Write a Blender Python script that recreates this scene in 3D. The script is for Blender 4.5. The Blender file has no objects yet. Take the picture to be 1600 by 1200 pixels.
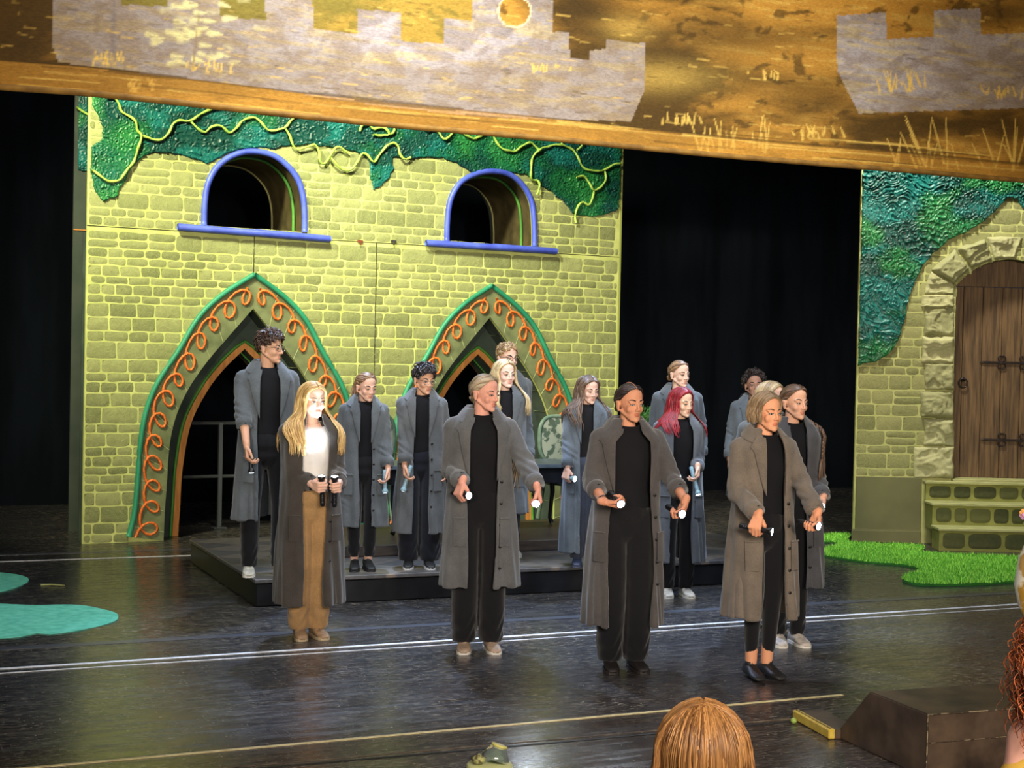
import bpy, bmesh, math, random
import numpy as np
from mathutils import Vector, Matrix, geometry

S = bpy.context.scene
C = S.collection
R = math.radians

# ---------------------------------------------------------------- camera
F_PX = 2300.0
CAM_H = 1.8
PITCH = R(-0.998)
ROLL = R(1.2)
_fw = Vector((0, math.cos(PITCH), math.sin(PITCH)))
_rt0 = Vector((1, 0, 0))
_up0 = _rt0.cross(_fw)
_rt = (_rt0 * math.cos(ROLL) + _up0 * math.sin(ROLL))
_up = (-_rt0 * math.sin(ROLL) + _up0 * math.cos(ROLL))
CAM = Vector((0, 0, CAM_H))
cd = bpy.data.cameras.new('camera')
cam = bpy.data.objects.new('camera', cd)
C.objects.link(cam)
cd.sensor_width = 36.0
cd.lens = F_PX / 1600 * 36.0
cd.clip_end = 200
M = Matrix((( _rt.x, _up.x, -_fw.x, CAM.x), (_rt.y, _up.y, -_fw.y, CAM.y), (_rt.z, _up.z, -_fw.z, CAM.z), (0, 0, 0, 1)))
cam.matrix_world = M
S.camera = cam

# ---------------------------------------------------------------- world, exposure
w = bpy.data.worlds.new('world')
S.world = w
w.use_nodes = True
w.node_tree.nodes['Background'].inputs[0].default_value = (0.5, 0.6, 0.8, 1)
w.node_tree.nodes['Background'].inputs[1].default_value = 0.06
S.view_settings.view_transform = 'Standard'
S.view_settings.look = 'None'
S.view_settings.gamma = 1
S.view_settings.use_curve_mapping = False
S.view_settings.exposure = 0.0
S.cycles.max_bounces = 5

def aim(o, target):
    d = Vector(target) - o.location
    o.rotation_euler = d.to_track_quat('-Z', 'Y').to_euler()

def area(name, loc, target, size, sizey, power, color, spread=180):
    l = bpy.data.lights.new(name, 'AREA')
    l.shape = 'RECTANGLE'; l.size = size; l.size_y = sizey
    l.energy = power; l.color = color; l.spread = R(spread)
    o = bpy.data.objects.new(name, l); C.objects.link(o)
    o.location = loc; aim(o, target)
    return o

def spot(name, loc, target, angle, power, color, blend=0.5, radius=0.06):
    l = bpy.data.lights.new(name, 'SPOT')
    l.spot_size = R(angle); l.spot_blend = blend; l.energy = power; l.color = color
    l.shadow_soft_size = radius
    o = bpy.data.objects.new(name, l); C.objects.link(o)
    o.location = loc; aim(o, target)
    return o

# stage lighting: a row of lamps hung upstage of the painted drop washes the castle,
# cool top light on the cast, profile spots from the house on the drop, weak warm fill added on the house side
spot('stage_light', (-4.2, 10.3, 5.8), (-2.9, 13.9, 3.2), 72, 2300, (1.0, 0.98, 0.60), 1.0, 0.25)
spot('stage_light', (-1.6, 11.6, 6.2), (-0.6, 15.2, 3.1), 74, 1900, (1.0, 0.98, 0.68), 1.0, 0.25)
spot('stage_light', (3.6, 13.5, 5.6), (4.3, 15.1, 3.3), 100, 900, (1.0, 0.98, 0.78), 0.8, 0.25)
area('top_light', (-1.0, 9.3, 5.6), (-0.6, 11.6, 0.8), 3.0, 0.8, 90, (0.80, 0.90, 1.0), 110)
area('top_light', (2.6, 9.7, 5.6), (0.9, 11.6, 0.8), 2.5, 0.8, 60, (0.80, 0.90, 1.0), 110)
spot('cast_light', (-2.4, 6.0, 5.0), (-0.9, 11.2, 1.2), 34, 330, (0.86, 0.93, 1.0), 0.6, 0.12)
spot('cast_light', (2.6, 6.2, 5.0), (1.4, 12.0, 1.2), 34, 330, (0.86, 0.93, 1.0), 0.6, 0.12)
spot('back_light', (-1.2, 12.6, 5.4), (-0.1, 9.1, 0), 52, 1500, (0.52, 0.68, 1.0), 0.6, 0.12)
spot('back_light', (2.6, 13.6, 5.2), (1.0, 9.3, 0), 46, 1300, (0.52, 0.68, 1.0), 0.6, 0.12)
area('front_fill', (1.5, 0.6, 3.0), (0.6, 8.4, 0.9), 3.0, 1.2, 108, (1.0, 0.88, 0.76), 80)  # added soft fill that lifts the front row
spot('front_light', (-2.5, -5.0, 3.0), (-1.8, 10.2, 4.0), 46, 3400, (1.0, 0.86, 0.62), 1.0, 0.2)
spot('front_light', (3.0, -5.0, 3.0), (2.6, 11.8, 4.0), 46, 3400, (1.0, 0.86, 0.62), 1.0, 0.2)
# ---------------------------------------------------------------- pixel helpers (photo frame 1600x1200)
def ray(px, py):
    v = _fw * F_PX + _rt * (px - 800.0) - _up * (py - 600.0)
    return v.normalized()
def ground(px, py, z=0.0):
    d = ray(px, py)
    t = (z - CAM.z) / d.z
    return CAM + d * t
def atd(px, py, dist):
    d = ray(px, py)
    return CAM + d * (dist / d.y)
def topix(p):
    v = Vector(p) - CAM
    z = v.dot(_fw)
    return (800 + v.dot(_rt) / z * F_PX, 600 - v.dot(_up) / z * F_PX)

def srgb(r, g, b):
    def f(c):
        c /= 255.0
        return c / 12.92 if c <= 0.04045 else ((c + 0.055) / 1.055) ** 2.4
    return (f(r), f(g), f(b), 1.0)

# ---------------------------------------------------------------- numpy noise
def _h(ix, iy, seed):
    n = (ix.astype(np.int64) * 374761393 + iy.astype(np.int64) * 668265263 + seed * 974711) & 0xffffffff
    n = ((n ^ (n >> 13)) * 1274126177) & 0xffffffff
    return ((n ^ (n >> 16)) & 0xffff) / 65535.0
def vnoise(x, y, seed=0):
    x = np.asarray(x, float); y = np.asarray(y, float)
    ix = np.floor(x); iy = np.floor(y)
    fx = x - ix; fy = y - iy
    fx = fx * fx * (3 - 2 * fx); fy = fy * fy * (3 - 2 * fy)
    a = _h(ix, iy, seed); b = _h(ix + 1, iy, seed); c = _h(ix, iy + 1, seed); d = _h(ix + 1, iy + 1, seed)
    return (a * (1 - fx) + b * fx) * (1 - fy) + (c * (1 - fx) + d * fx) * fy
def fbm(x, y, seed=0, o=4):
    s = 0; a = 0.5; t = 0
    for i in range(o):
        s = s + a * vnoise(x * 2 ** i, y * 2 ** i, seed + i * 17); t += a; a *= 0.5
    return s / t
def inpoly(x, y, poly):
    x = np.asarray(x, float); y = np.asarray(y, float)
    ins = np.zeros(x.shape, bool)
    n = len(poly)
    for i in range(n):
        x0, y0 = poly[i]; x1, y1 = poly[(i + 1) % n]
        if y0 == y1: continue
        c = ((y0 > y) != (y1 > y)) & (x < (x1 - x0) * (y - y0) / (y1 - y0) + x0)
        ins ^= c
    return ins
def smooth_line(pts, step):
    """Catmull-Rom through pts, resampled at about step"""
    P = [np.array(p, float) for p in pts]
    P = [2 * P[0] - P[1]] + P + [2 * P[-1] - P[-2]]
    out = []
    for i in range(1, len(P) - 2):
        p0, p1, p2, p3 = P[i - 1:i + 3]
        n = max(2, int(np.linalg.norm(p2 - p1) / step * 2))
        for k in range(n):
            t = k / n
            out.append(0.5 * ((2 * p1) + (-p0 + p2) * t + (2 * p0 - 5 * p1 + 4 * p2 - p3) * t * t + (-p0 + 3 * p1 - 3 * p2 + p3) * t ** 3))
    out.append(P[-2])
    return resample(out, step=step)
def resample(pts, step=None, n=None):
    P = np.array(pts, float)
    d = np.r_[0, np.cumsum(np.linalg.norm(np.diff(P, axis=0), axis=1))]
    if n is None: n = max(2, int(d[-1] / step) + 1)
    t = np.linspace(0, d[-1], n)
    return np.stack([np.interp(t, d, P[:, k]) for k in range(P.shape[1])], 1)

# ---------------------------------------------------------------- mesh builder
class MB:
    def __init__(s):
        s.v = []; s.f = []; s.mi = []; s.n = 0; s.val = []
    def add(s, v, f, mi=0, val=0.5):
        v = np.asarray(v, float).reshape(-1, 3)
        s.v.append(v)
        s.f += [tuple(int(i) + s.n for i in q) for q in f]
        s.mi += [mi] * len(f)
        if np.ndim(val) == 0: s.val.append(np.full(len(v), float(val)))
        else: s.val.append(np.asarray(val, float))
        s.n += len(v)
        return s
    def arrays(s):
        return np.concatenate(s.v), s.f
    def box(s, x0, x1, y0, y1, z0, z1, mi=0, val=0.5, mat=None):
        v = np.array([(x, y, z) for z in (z0, z1) for y in (y0, y1) for x in (x0, x1)], float)
        if mat is not None: v = xf(mat, v)
        return s.add(v, [(0, 2, 3, 1), (4, 5, 7, 6), (0, 1, 5, 4), (1, 3, 7, 5), (3, 2, 6, 7), (2, 0, 4, 6)], mi, val)
    def bbox(s, x0, x1, y0, y1, z0, z1, b=0.004, mi=0, val=0.5, mat=None):
        """box with chamfered edges"""
        bm = bmesh.new()
        bmesh.ops.create_cube(bm, size=1)
        for q in bm.verts:
            q.co = Vector(((x0 + x1) / 2 + q.co.x * (x1 - x0), (y0 + y1) / 2 + q.co.y * (y1 - y0), (z0 + z1) / 2 + q.co.z * (z1 - z0)))
        bmesh.ops.bevel(bm, geom=bm.edges[:], offset=b, segments=1, affect='EDGES')
        bm.verts.ensure_lookup_table()
        v = np.array([q.co[:] for q in bm.verts]); f = [[q.index for q in fc.verts] for fc in bm.faces]
        bm.free()
        if mat is not None: v = xf(mat, v)
        return s.add(v, f, mi, val)
    def grid(s, G, mi=0, val=0.5, closeu=False, closev=False, mask=None):
        """G[nu,nv,3]"""
        nu, nv = G.shape[:2]
        f = []
        for i in range(nu if closeu else nu - 1):
            for j in range(nv if closev else nv - 1):
                if mask is not None and not mask[i, j]: continue
                a = i * nv + j; b = ((i + 1) % nu) * nv + j
                c = ((i + 1) % nu) * nv + (j + 1) % nv; d = i * nv + (j + 1) % nv
                f.append((a, b, c, d))
        return s.add(G.reshape(-1, 3), f, mi, val)
    def tube(s, pts, rad, seg=8, mi=0, val=0.5, caps=True, flat=1.0, up=None):
        P = np.asarray(pts, float); n = len(P)
        rad = np.full(n, rad, float) if np.ndim(rad) == 0 else np.asarray(rad, float)
        T = np.gradient(P, axis=0)
        T /= np.maximum(np.linalg.norm(T, axis=1), 1e-9)[:, None]
        nrm = np.array(up, float) if up is not None else np.array((0, 0, 1.0)) if abs(T[0][2]) < 0.9 else np.array((1.0, 0, 0))
        rings = []
        for i in range(n):
            nrm = nrm - T[i] * nrm.dot(T[i])
            l = np.linalg.norm(nrm)
            nrm = nrm / l if l > 1e-6 else np.array((0, 1.0, 0))
            b = np.cross(T[i], nrm)
            a = np.arange(seg) / seg * 2 * math.pi
            rings.append(P[i] + rad[i] * (np.cos(a)[:, None] * nrm * flat + np.sin(a)[:, None] * b))
        G = np.stack(rings)
        k0 = s.n
        s.grid(G, mi, val if np.ndim(val) == 0 else np.repeat(val, seg), closev=True)
        if caps:
            s.f.append(tuple(k0 + j for j in range(seg))[::-1]); s.mi.append(mi)
            s.f.append(tuple(k0 + (n - 1) * seg + j for j in range(seg))); s.mi.append(mi)
        return s
    def lathe(s, prof, seg=24, mat=None, mi=0, val=0.5, caps=True):
        a = np.arange(seg) / seg * 2 * math.pi
        G = np.stack([np.stack([r * np.cos(a), r * np.sin(a), np.full(seg, z)], 1) for r, z in prof])
        if mat is not None: G = xf(mat, G.reshape(-1, 3)).reshape(G.shape)
        k0 = s.n
        s.grid(G, mi, val, closev=True)
        if caps:
            s.f.append(tuple(k0 + j for j in range(seg))[::-1]); s.mi.append(mi)
            s.f.append(tuple(k0 + (len(prof) - 1) * seg + j for j in range(seg))); s.mi.append(mi)
        return s
    def capsule(s, p0, r0, p1, r1, seg=12, mi=0):
        p0 = np.array(p0, float); p1 = np.array(p1, float)
        d = p1 - p0; L = np.linalg.norm(d)
        if L < 1e-6: return s.ell(p0, (r0,) * 3)
        d = d / L
        pts = []; rr = []
        for a in (-85, -60, -30, 0): pts.append(p0 + d * r0 * math.sin(R(a))); rr.append(r0 * math.cos(R(a)))
        for a in (0, 30, 60, 85): pts.append(p1 + d * r1 * math.sin(R(a))); rr.append(r1 * math.cos(R(a)))
        P = np.array(pts)
        up = np.array((0, 0, 1.0)) if abs(d[2]) < 0.8 else np.array((1.0, 0, 0))
        nrm = up - d * up.dot(d); nrm /= np.linalg.norm(nrm); b = np.cross(d, nrm)
        a = np.arange(seg) / seg * 2 * math.pi
        G = P[:, None, :] + np.array(rr)[:, None, None] * (np.cos(a)[None, :, None] * nrm + np.sin(a)[None, :, None] * b)
        k0 = s.n
        s.grid(G, mi, closev=True)
        s.f.append(tuple(k0 + j for j in range(seg))[::-1]); s.mi.append(mi)
        s.f.append(tuple(k0 + 7 * seg + j for j in range(seg))); s.mi.append(mi)
        return s
    def ell(s, c, r, rot=None, nu=10, nv=16, mi=0, val=0.5):
        th = np.linspace(0.06, math.pi - 0.06, nu); ph = np.arange(nv) / nv * 2 * math.pi
        G = np.stack([np.stack([np.sin(t) * np.cos(ph), np.sin(t) * np.sin(ph), np.full(nv, math.cos(t))], 1) for t in th])
        G = G * np.array(r, float)
        if rot is not None: G = G @ np.array(rot).T
        G = G + np.array(c, float)
        k0 = s.n
        s.grid(G[::-1], mi, val, closev=True)
        s.f.append(tuple(k0 + j for j in range(nv))[::-1]); s.mi.append(mi)
        s.f.append(tuple(k0 + (nu - 1) * nv + j for j in range(nv))); s.mi.append(mi)
        return s
    def xform(s, m):
        for i in range(len(s.v)): s.v[i] = xf(m, s.v[i])
        return s
    def build(s, name, mats, parent=None, smooth=True, attr=None):
        v = np.concatenate(s.v)
        return mkobj(name, v, s.f, mats, parent, smooth, np.concatenate(s.val) if attr else None, s.mi)

def xf(m, v):
    A = np.array(m)
    return np.asarray(v) @ A[:3, :3].T + A[:3, 3]

def mkobj(name, v, f, mats, parent=None, smooth=True, val=None, mi=None, cols=None):
    me = bpy.data.meshes.new(name)
    if isinstance(f, np.ndarray):
        nf, k = f.shape
        me.vertices.add(len(v)); me.vertices.foreach_set('co', np.asarray(v, np.float32).ravel())
        me.loops.add(nf * k); me.loops.foreach_set('vertex_index', f.astype(np.int32).ravel())
        me.polygons.add(nf); me.polygons.foreach_set('loop_start', np.arange(nf, dtype=np.int32) * k)
        me.update(calc_edges=True); me.validate()
    else:
        me.from_pydata([tuple(q) for q in np.asarray(v).tolist()], [], f)
    if not isinstance(mats, (list, tuple)): mats = [mats]
    for m in mats: me.materials.append(m)
    if mi is not None and len(mats) > 1 and len(mi) == len(me.polygons):
        me.polygons.foreach_set('material_index', np.array(mi, np.int32))
    if smooth: me.polygons.foreach_set('use_smooth', np.ones(len(me.polygons), bool))
    if val is not None:
        a = me.attributes.new('val', 'FLOAT', 'POINT'); a.data.foreach_set('value', np.asarray(val, np.float32))
    if cols is not None:
        a = me.attributes.new('paint', 'FLOAT_COLOR', 'POINT')
        c4 = np.ones((len(v), 4), np.float32); c4[:, :3] = cols
        a.data.foreach_set('color', c4.ravel())
    me.update()
    o = bpy.data.objects.new(name, me); C.objects.link(o)
    if parent is not None: o.parent = parent
    return o

def thing(name, label, cat, loc=(0, 0, 0), rz=0.0, group=None):
    o = bpy.data.objects.new(name, None); C.objects.link(o)
    o.empty_display_size = 0.1
    o.location = loc; o.rotation_euler = (0, 0, rz)
    return tag(o, label, cat, group)
def tag(o, label=None, cat=None, group=None, kind=None):
    if label: o['label'] = label
    if cat: o['category'] = cat
    if group: o['group'] = group
    if kind: o['kind'] = kind
    return o

def recalc(v, f):
    bm = bmesh.new()
    vs = [bm.verts.new(q) for q in np.asarray(v).tolist()]
    for q in f:
        try: bm.faces.new([vs[i] for i in q])
        except ValueError: pass
    bmesh.ops.recalc_face_normals(bm, faces=bm.faces[:])
    bm.verts.index_update()
    v2 = np.array([q.co[:] for q in bm.verts]); f2 = [[q.index for q in fc.verts] for fc in bm.faces]
    bm.free()
    return v2, f2

def prism(poly_list, y0, y1):
    """polygons in (s,z): [outer, hole, ...]; solid between y0 and y1 -> v, f"""
    flat = [p for pl in poly_list for p in pl]
    tris = geometry.tessellate_polygon([[Vector((a, b, 0)) for a, b in pl] for pl in poly_list])
    n = len(flat)
    v = [(a, y0, b) for a, b in flat] + [(a, y1, b) for a, b in flat]
    f = []
    for t in tris:
        f.append(tuple(t)); f.append(tuple(i + n for i in t[::-1]))
    k = 0
    for pl in poly_list:
        m = len(pl)
        for i in range(m):
            a = k + i; b = k + (i + 1) % m
            f.append((a, b, b + n, a + n))
        k += m
    return recalc(v, f)

# ---------------------------------------------------------------- materials
def _new(name):
    m = bpy.data.materials.new(name); m.use_nodes = True
    nt = m.node_tree; b = nt.nodes['Principled BSDF']
    return m, nt, b
def N(nt, t, **kw):
    n = nt.nodes.new(t)
    for k, v in kw.items():
        if hasattr(n, k): setattr(n, k, v)
        else: n.inputs[k].default_value = v
    return n
def mixc(nt, fac, a, b, mode='MIX'):
    n = nt.nodes.new('ShaderNodeMix'); n.data_type = 'RGBA'; n.blend_type = mode
    for s_, v in ((n.inputs[0], fac), (n.inputs[6], a), (n.inputs[7], b)):
        if hasattr(v, 'links') or hasattr(v, 'is_linked'): nt.links.new(v, s_)
        else: s_.default_value = v
    return n.outputs[2]
def ramp(nt, fac, stops, interp='LINEAR'):
    n = nt.nodes.new('ShaderNodeValToRGB'); n.color_ramp.interpolation = interp
    e = n.color_ramp.elements
    while len(e) > len(stops): e.remove(e[-1])
    while len(e) < len(stops): e.new(1)
    for i, (p, c) in enumerate(stops):
        e[i].position = p
        e[i].color = c if len(c) == 4 else (*c, 1)
    nt.links.new(fac, n.inputs[0])
    return n.outputs[0]
def math_(nt, op, a, b=None, c=None):
    n = nt.nodes.new('ShaderNodeMath'); n.operation = op
    for i, v in enumerate((a, b, c)):
        if v is None: continue
        if hasattr(v, 'is_linked'): nt.links.new(v, n.inputs[i])
        else: n.inputs[i].default_value = v
    return n.outputs[0]
def coords(nt, scale=(1, 1, 1), rot=(0, 0, 0), kind='Object'):
    t = nt.nodes.new('ShaderNodeTexCoord'); mp = nt.nodes.new('ShaderNodeMapping')
    mp.inputs['Scale'].default_value = scale; mp.inputs['Rotation'].default_value = rot
    nt.links.new(t.outputs[kind], mp.inputs[0])
    return mp.outputs[0]
def noise(nt, vec, scale, detail=4, rough=0.55, dist=0.0):
    n = nt.nodes.new('ShaderNodeTexNoise')
    n.inputs['Scale'].default_value = scale; n.inputs['Detail'].default_value = detail
    n.inputs['Roughness'].default_value = rough; n.inputs['Distortion'].default_value = dist
    nt.links.new(vec, n.inputs['Vector'])
    return n.outputs['Fac']
def bump(nt, b, h, strength=0.3, dist=0.01):
    n = nt.nodes.new('ShaderNodeBump'); n.inputs['Strength'].default_value = strength
    n.inputs['Distance'].default_value = dist
    nt.links.new(h, n.inputs['Height']); nt.links.new(n.outputs[0], b.inputs['Normal'])

def mat(name, col, col2=None, rough=0.6, metal=0.0, spec=0.5, nscale=8, stretch=(1, 1, 1), bscale=None, bstr=0.2, bdist=0.005,
        attr=None, lo=0.35, hi=0.65, sheen=0.0, alpha=1.0, trans=0.0, emit=None, estr=0.0, sss=0.0, coat=0.0):
    m, nt, b = _new(name)
    b.inputs['Roughness'].default_value = rough; b.inputs['Metallic'].default_value = metal
    b.inputs['Specular IOR Level'].default_value = spec
    v = coords(nt, stretch)
    if col2 is not None:
        if attr == 'mix':   # per-piece value first, a little noise on top
            a = nt.nodes.new('ShaderNodeAttribute'); a.attribute_name = 'val'
            nz = noise(nt, v, nscale)
            fac = math_(nt, 'ADD', math_(nt, 'MULTIPLY', a.outputs['Fac'], 0.6), math_(nt, 'MULTIPLY', nz, 0.4))
        else:
            fac = noise(nt, v, nscale)
        c = ramp(nt, fac, [(lo, col), (hi, col2)])
        nt.links.new(c, b.inputs['Base Color'])
    else:
        b.inputs['Base Color'].default_value = col
    if bscale: bump(nt, b, noise(nt, v, bscale), bstr, bdist)
    if sheen: b.inputs['Sheen Weight'].default_value = sheen; b.inputs['Sheen Roughness'].default_value = 0.5
    if trans: b.inputs['Transmission Weight'].default_value = trans
    if emit: b.inputs['Emission Color'].default_value = emit; b.inputs['Emission Strength'].default_value = estr
    if sss:
        b.inputs['Subsurface Weight'].default_value = sss
        b.inputs['Subsurface Radius'].default_value = (0.8, 0.3, 0.2); b.inputs['Subsurface Scale'].default_value = 0.01
    if coat: b.inputs['Coat Weight'].default_value = coat
    return m
# ================================================================ the stage: directions of the proscenium
XD = Vector((math.cos(R(24.7)), math.sin(R(24.7)), 0))      # along the stage front
YD = Vector((-XD.y, XD.x, 0))                                # upstage
STAGE = Matrix.Rotation(R(24.7), 4, 'Z')

def floor_mat():
    m, nt, b = _new('stage_boards')
    v = coords(nt)
    sx = nt.nodes.new('ShaderNodeSeparateXYZ'); nt.links.new(v, sx.inputs[0])
    # boards run along local x; width 0.14
    yb = math_(nt, 'DIVIDE', sx.outputs[1], 0.14)
    bi = math_(nt, 'FLOOR', yb); fr = math_(nt, 'FRACT', yb)
    wn = nt.nodes.new('ShaderNodeTexWhiteNoise'); wn.noise_dimensions = '1D'; nt.links.new(bi, wn.inputs['W'])
    gap = math_(nt, 'LESS_THAN', fr, 0.035)
    vs = coords(nt, (1.2, 16, 1)); grain = noise(nt, vs, 6, 6, 0.65)
    base = ramp(nt, grain, [(0.32, srgb(26, 27, 31)), (0.52, srgb(52, 51, 54)), (0.66, srgb(98, 92, 88)), (0.8, srgb(130, 120, 108))])
    base = mixc(nt, math_(nt, 'MULTIPLY', wn.outputs[0], 0.45), base, srgb(38, 38, 42))
    # warm gold light downstage, put into the board colour as patchy brown
    big = noise(nt, coords(nt, (0.5, 2.0, 1)), 1.5, 5)
    front = nt.nodes.new('ShaderNodeMapRange'); nt.links.new(sx.outputs[1], front.inputs[0])
    front.inputs[1].default_value = 8.1; front.inputs[2].default_value = 6.2
    warm_light = math_(nt, 'MULTIPLY', front.outputs[0], ramp(nt, big, [(0.3, (0.25,) * 3), (0.7, (1,) * 3)]))
    base = mixc(nt, math_(nt, 'MULTIPLY', warm_light, 0.8), base, ramp(nt, grain, [(0.32, srgb(34, 26, 21)), (0.52, srgb(66, 52, 41)), (0.68, srgb(128, 104, 80))]))
    # chips and scratches
    f1 = noise(nt, coords(nt, (3, 26, 1)), 5, 3, 0.5)
    chips = ramp(nt, f1, [(0.60, (0,) * 3), (0.63, (1,) * 3)])
    dens = ramp(nt, noise(nt, coords(nt), 0.9, 3), [(0.40, (0.15,) * 3), (0.58, (1,) * 3)])
    cf = math_(nt, 'MULTIPLY', chips, dens)
    base = mixc(nt, math_(nt, 'MULTIPLY', cf, 0.75), base, srgb(176, 162, 140))
    f2 = noise(nt, coords(nt, (30, 1.6, 1), (0, 0, 0.5)), 3, 3, 0.5)
    s2 = ramp(nt, f2, [(0.665, (0,) * 3), (0.68, (1,) * 3)])
    base = mixc(nt, math_(nt, 'MULTIPLY', s2, 0.35), base, srgb(140, 135, 130))
    f3 = noise(nt, coords(nt, (14, 14, 1)), 4, 2, 0.5)
    s3 = ramp(nt, f3, [(0.70, (0,) * 3), (0.715, (1,) * 3)])
    base = mixc(nt, math_(nt, 'MULTIPLY', s3, 0.8), base, srgb(210, 200, 170))
    base = mixc(nt, gap, base, srgb(14, 13, 13))
    nt.links.new(base, b.inputs['Base Color'])
    rg = ramp(nt, noise(nt, coords(nt, (1.0, 5, 1)), 3, 5), [(0.3, (0.16,) * 3), (0.7, (0.34,) * 3)])
    nt.links.new(rg, b.inputs['Roughness'])
    b.inputs['Specular IOR Level'].default_value = 0.6
    bump(nt, b, math_(nt, 'SUBTRACT', grain, math_(nt, 'MULTIPLY', gap, 0.6)), 0.12, 0.004)
    return m
M_floor = floor_mat()
mb = MB()
mb.box(-14, 22, 4.9, 26, -0.25, 0.0)
fl = mb.build('floor', M_floor, smooth=False); fl.rotation_euler = (0, 0, R(24.7)); tag(fl, kind='structure')
M_dark = mat('auditorium_floor', srgb(30, 24, 20), srgb(40, 32, 26), rough=0.8)
mb = MB(); mb.box(-12, 14, -6, 5.2, -0.6, -0.45)
o = mb.build('floor', M_dark, smooth=False); tag(o, kind='structure')

M_black = mat('black_masking_cloth', (0.0022, 0.0034, 0.0056, 1), (0.005, 0.0075, 0.0125, 1), rough=0.95, spec=0.1, nscale=1.2, stretch=(3, 3, 0.5))
# rear black cloth hung in shallow folds, and black legs at the sides
def cloth(name, x0, x1, y, z0, z1, fold=0.02, n=160):
    xs = np.linspace(x0, x1, n); zs = np.array([z0, z1])
    G = np.zeros((n, 2, 3))
    for j, z in enumerate(zs):
        G[:, j, 0] = xs; G[:, j, 2] = z
        G[:, j, 1] = y + fold * np.sin(xs * 9) * np.sin(xs * 2.3 + 1)
    m2 = MB().grid(G)
    o = m2.build(name, M_black); o.rotation_euler = (0, 0, R(24.7)); tag(o, kind='structure')
    return o
cloth('wall_back', -10, 14, 17.6, 0.0, 9)

# floor lines (tape and slots), drawn as thin strips
M_tape = mat('white_tape', srgb(200, 202, 208), srgb(240, 240, 244), rough=0.5, nscale=30, lo=0.3, hi=0.6)
M_tapey = mat('yellow_tape', srgb(196, 176, 120), srgb(228, 212, 160), rough=0.5, nscale=20, lo=0.3, hi=0.6)
M_greyband = mat('grey_track', srgb(62, 64, 72), srgb(84, 86, 94), rough=0.3, nscale=12, stretch=(1, 10, 1))
M_wornedge = mat('worn_board_edge', srgb(120, 104, 84), srgb(60, 50, 42), rough=.6, nscale=9)
M_slot = mat('black_slot', (0.004, 0.004, 0.004, 1), rough=0.6)
tn = [0]
def strip(p0, p1, w_, m, z=0.003):
    a = ground(*p0); b_ = ground(*p1)
    d = (b_ - a).normalized(); a = a - d * 0.0; n_ = Vector((-d.y, d.x, 0)) * w_ / 2
    m2 = MB()
    q = [a - n_, b_ - n_, b_ + n_, a + n_]
    v = [(p.x, p.y, 0.0005) for p in q] + [(p.x, p.y, z) for p in q]
    m2.add(v, [(0, 3, 2, 1), (4, 5, 6, 7), (0, 1, 5, 4), (1, 2, 6, 5), (2, 3, 7, 6), (3, 0, 4, 7)])
    tn[0] += 1
    o = m2.build('trim_%d' % tn[0], m, smooth=False); tag(o, kind='structure')
strip((-40, 1048), (1640, 941), 0.034, M_tape)
strip((-40, 1055), (1640, 947), 0.012, M_tape)
strip((-40, 1016), (1640, 923), 0.09, M_greyband, 0.0025)
strip((-40, 879), (299, 868), 0.03, M_tape)
strip((-40, 868), (300, 858), 0.10, M_greyband, 0.0025)
strip((1085, 842), (1640, 828), 0.025, M_tape)
strip((-40, 1208), (1316, 1086), 0.024, M_tapey)
strip((-40, 1240), (1240, 1128), 0.016, M_slot)
strip((-40, 1235), (1240, 1123), 0.007, M_wornedge)

# teal lily-pad mats
M_teal = mat('teal_felt', srgb(92, 200, 172), srgb(122, 226, 198), rough=0.9, nscale=14, bscale=60, bstr=0.3)
def mat_piece(name, outline, th, m, label, cat, wav=0.004):
    P = smooth_line([(ground(x, y).x, ground(x, y).y) for x, y in outline] + [(ground(*outline[0]).x, ground(*outline[0]).y)], 0.05)[:-1]
    bm = bmesh.new()
    vs = [bm.verts.new((a, b_, 0)) for a, b_ in P]
    f = bm.faces.new(vs)
    cx = P[:, 0].mean(); cy = P[:, 1].mean()
    r = bmesh.ops.triangulate(bm, faces=[f])
    bmesh.ops.subdivide_edges(bm, edges=[e for e in bm.edges if not e.is_boundary], cuts=3, use_grid_fill=False)
    bmesh.ops.triangulate(bm, faces=bm.faces[:])
    top = bmesh.ops.extrude_face_region(bm, geom=bm.faces[:])
    for q in [g for g in top['geom'] if isinstance(g, bmesh.types.BMVert)]:
        q.co.z = th + wav * math.sin(q.co.x * 9 + q.co.y * 4) * math.sin(q.co.y * 13)
    bmesh.ops.recalc_face_normals(bm, faces=bm.faces[:])
    me = bpy.data.meshes.new(name)
    for q in bm.verts: q.co.x -= cx; q.co.y -= cy; q.co.z = max(q.co.z, 0.001)
    bm.to_mesh(me); bm.free(); me.materials.append(m)
    o = bpy.data.objects.new(name, me); C.objects.link(o); o.location = (cx, cy, 0)
    tag(o, label, cat)
    return o
mat_piece('felt_mat', [(-60, 946), (0, 945), (60, 946), (115, 947), (150, 951), (178, 958), (185, 965), (178, 972), (150, 980), (110, 988), (75, 992), (58, 990), (30, 996), (0, 998), (-60, 1000)], 0.007, M_teal,
          'large teal felt pond mat on the floor, the nearer of the two', 'mat')
mat_piece('felt_mat', [(-60, 898), (-20, 894), (0, 895), (25, 898), (44, 905), (40, 912), (20, 920), (0, 925), (-50, 928)], 0.007, M_teal,
          'smaller teal felt pond mat farther back, cut by the left picture edge', 'mat')
# dry straw lying on the floor
M_straw = mat('straw', srgb(170, 175, 110), rough=0.6)
a = ground(64, 915); b_ = ground(101, 916)
m2 = MB().tube([(a.x, a.y, 0.006), ((a.x + b_.x) / 2, (a.y + b_.y) / 2 - 0.01, 0.012), (b_.x, b_.y, 0.006)], 0.006, 6)
tag(m2.build('plant_stalk', M_straw), 'thin pale green stalk lying on black floor between the teal mats', 'stalk')

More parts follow.
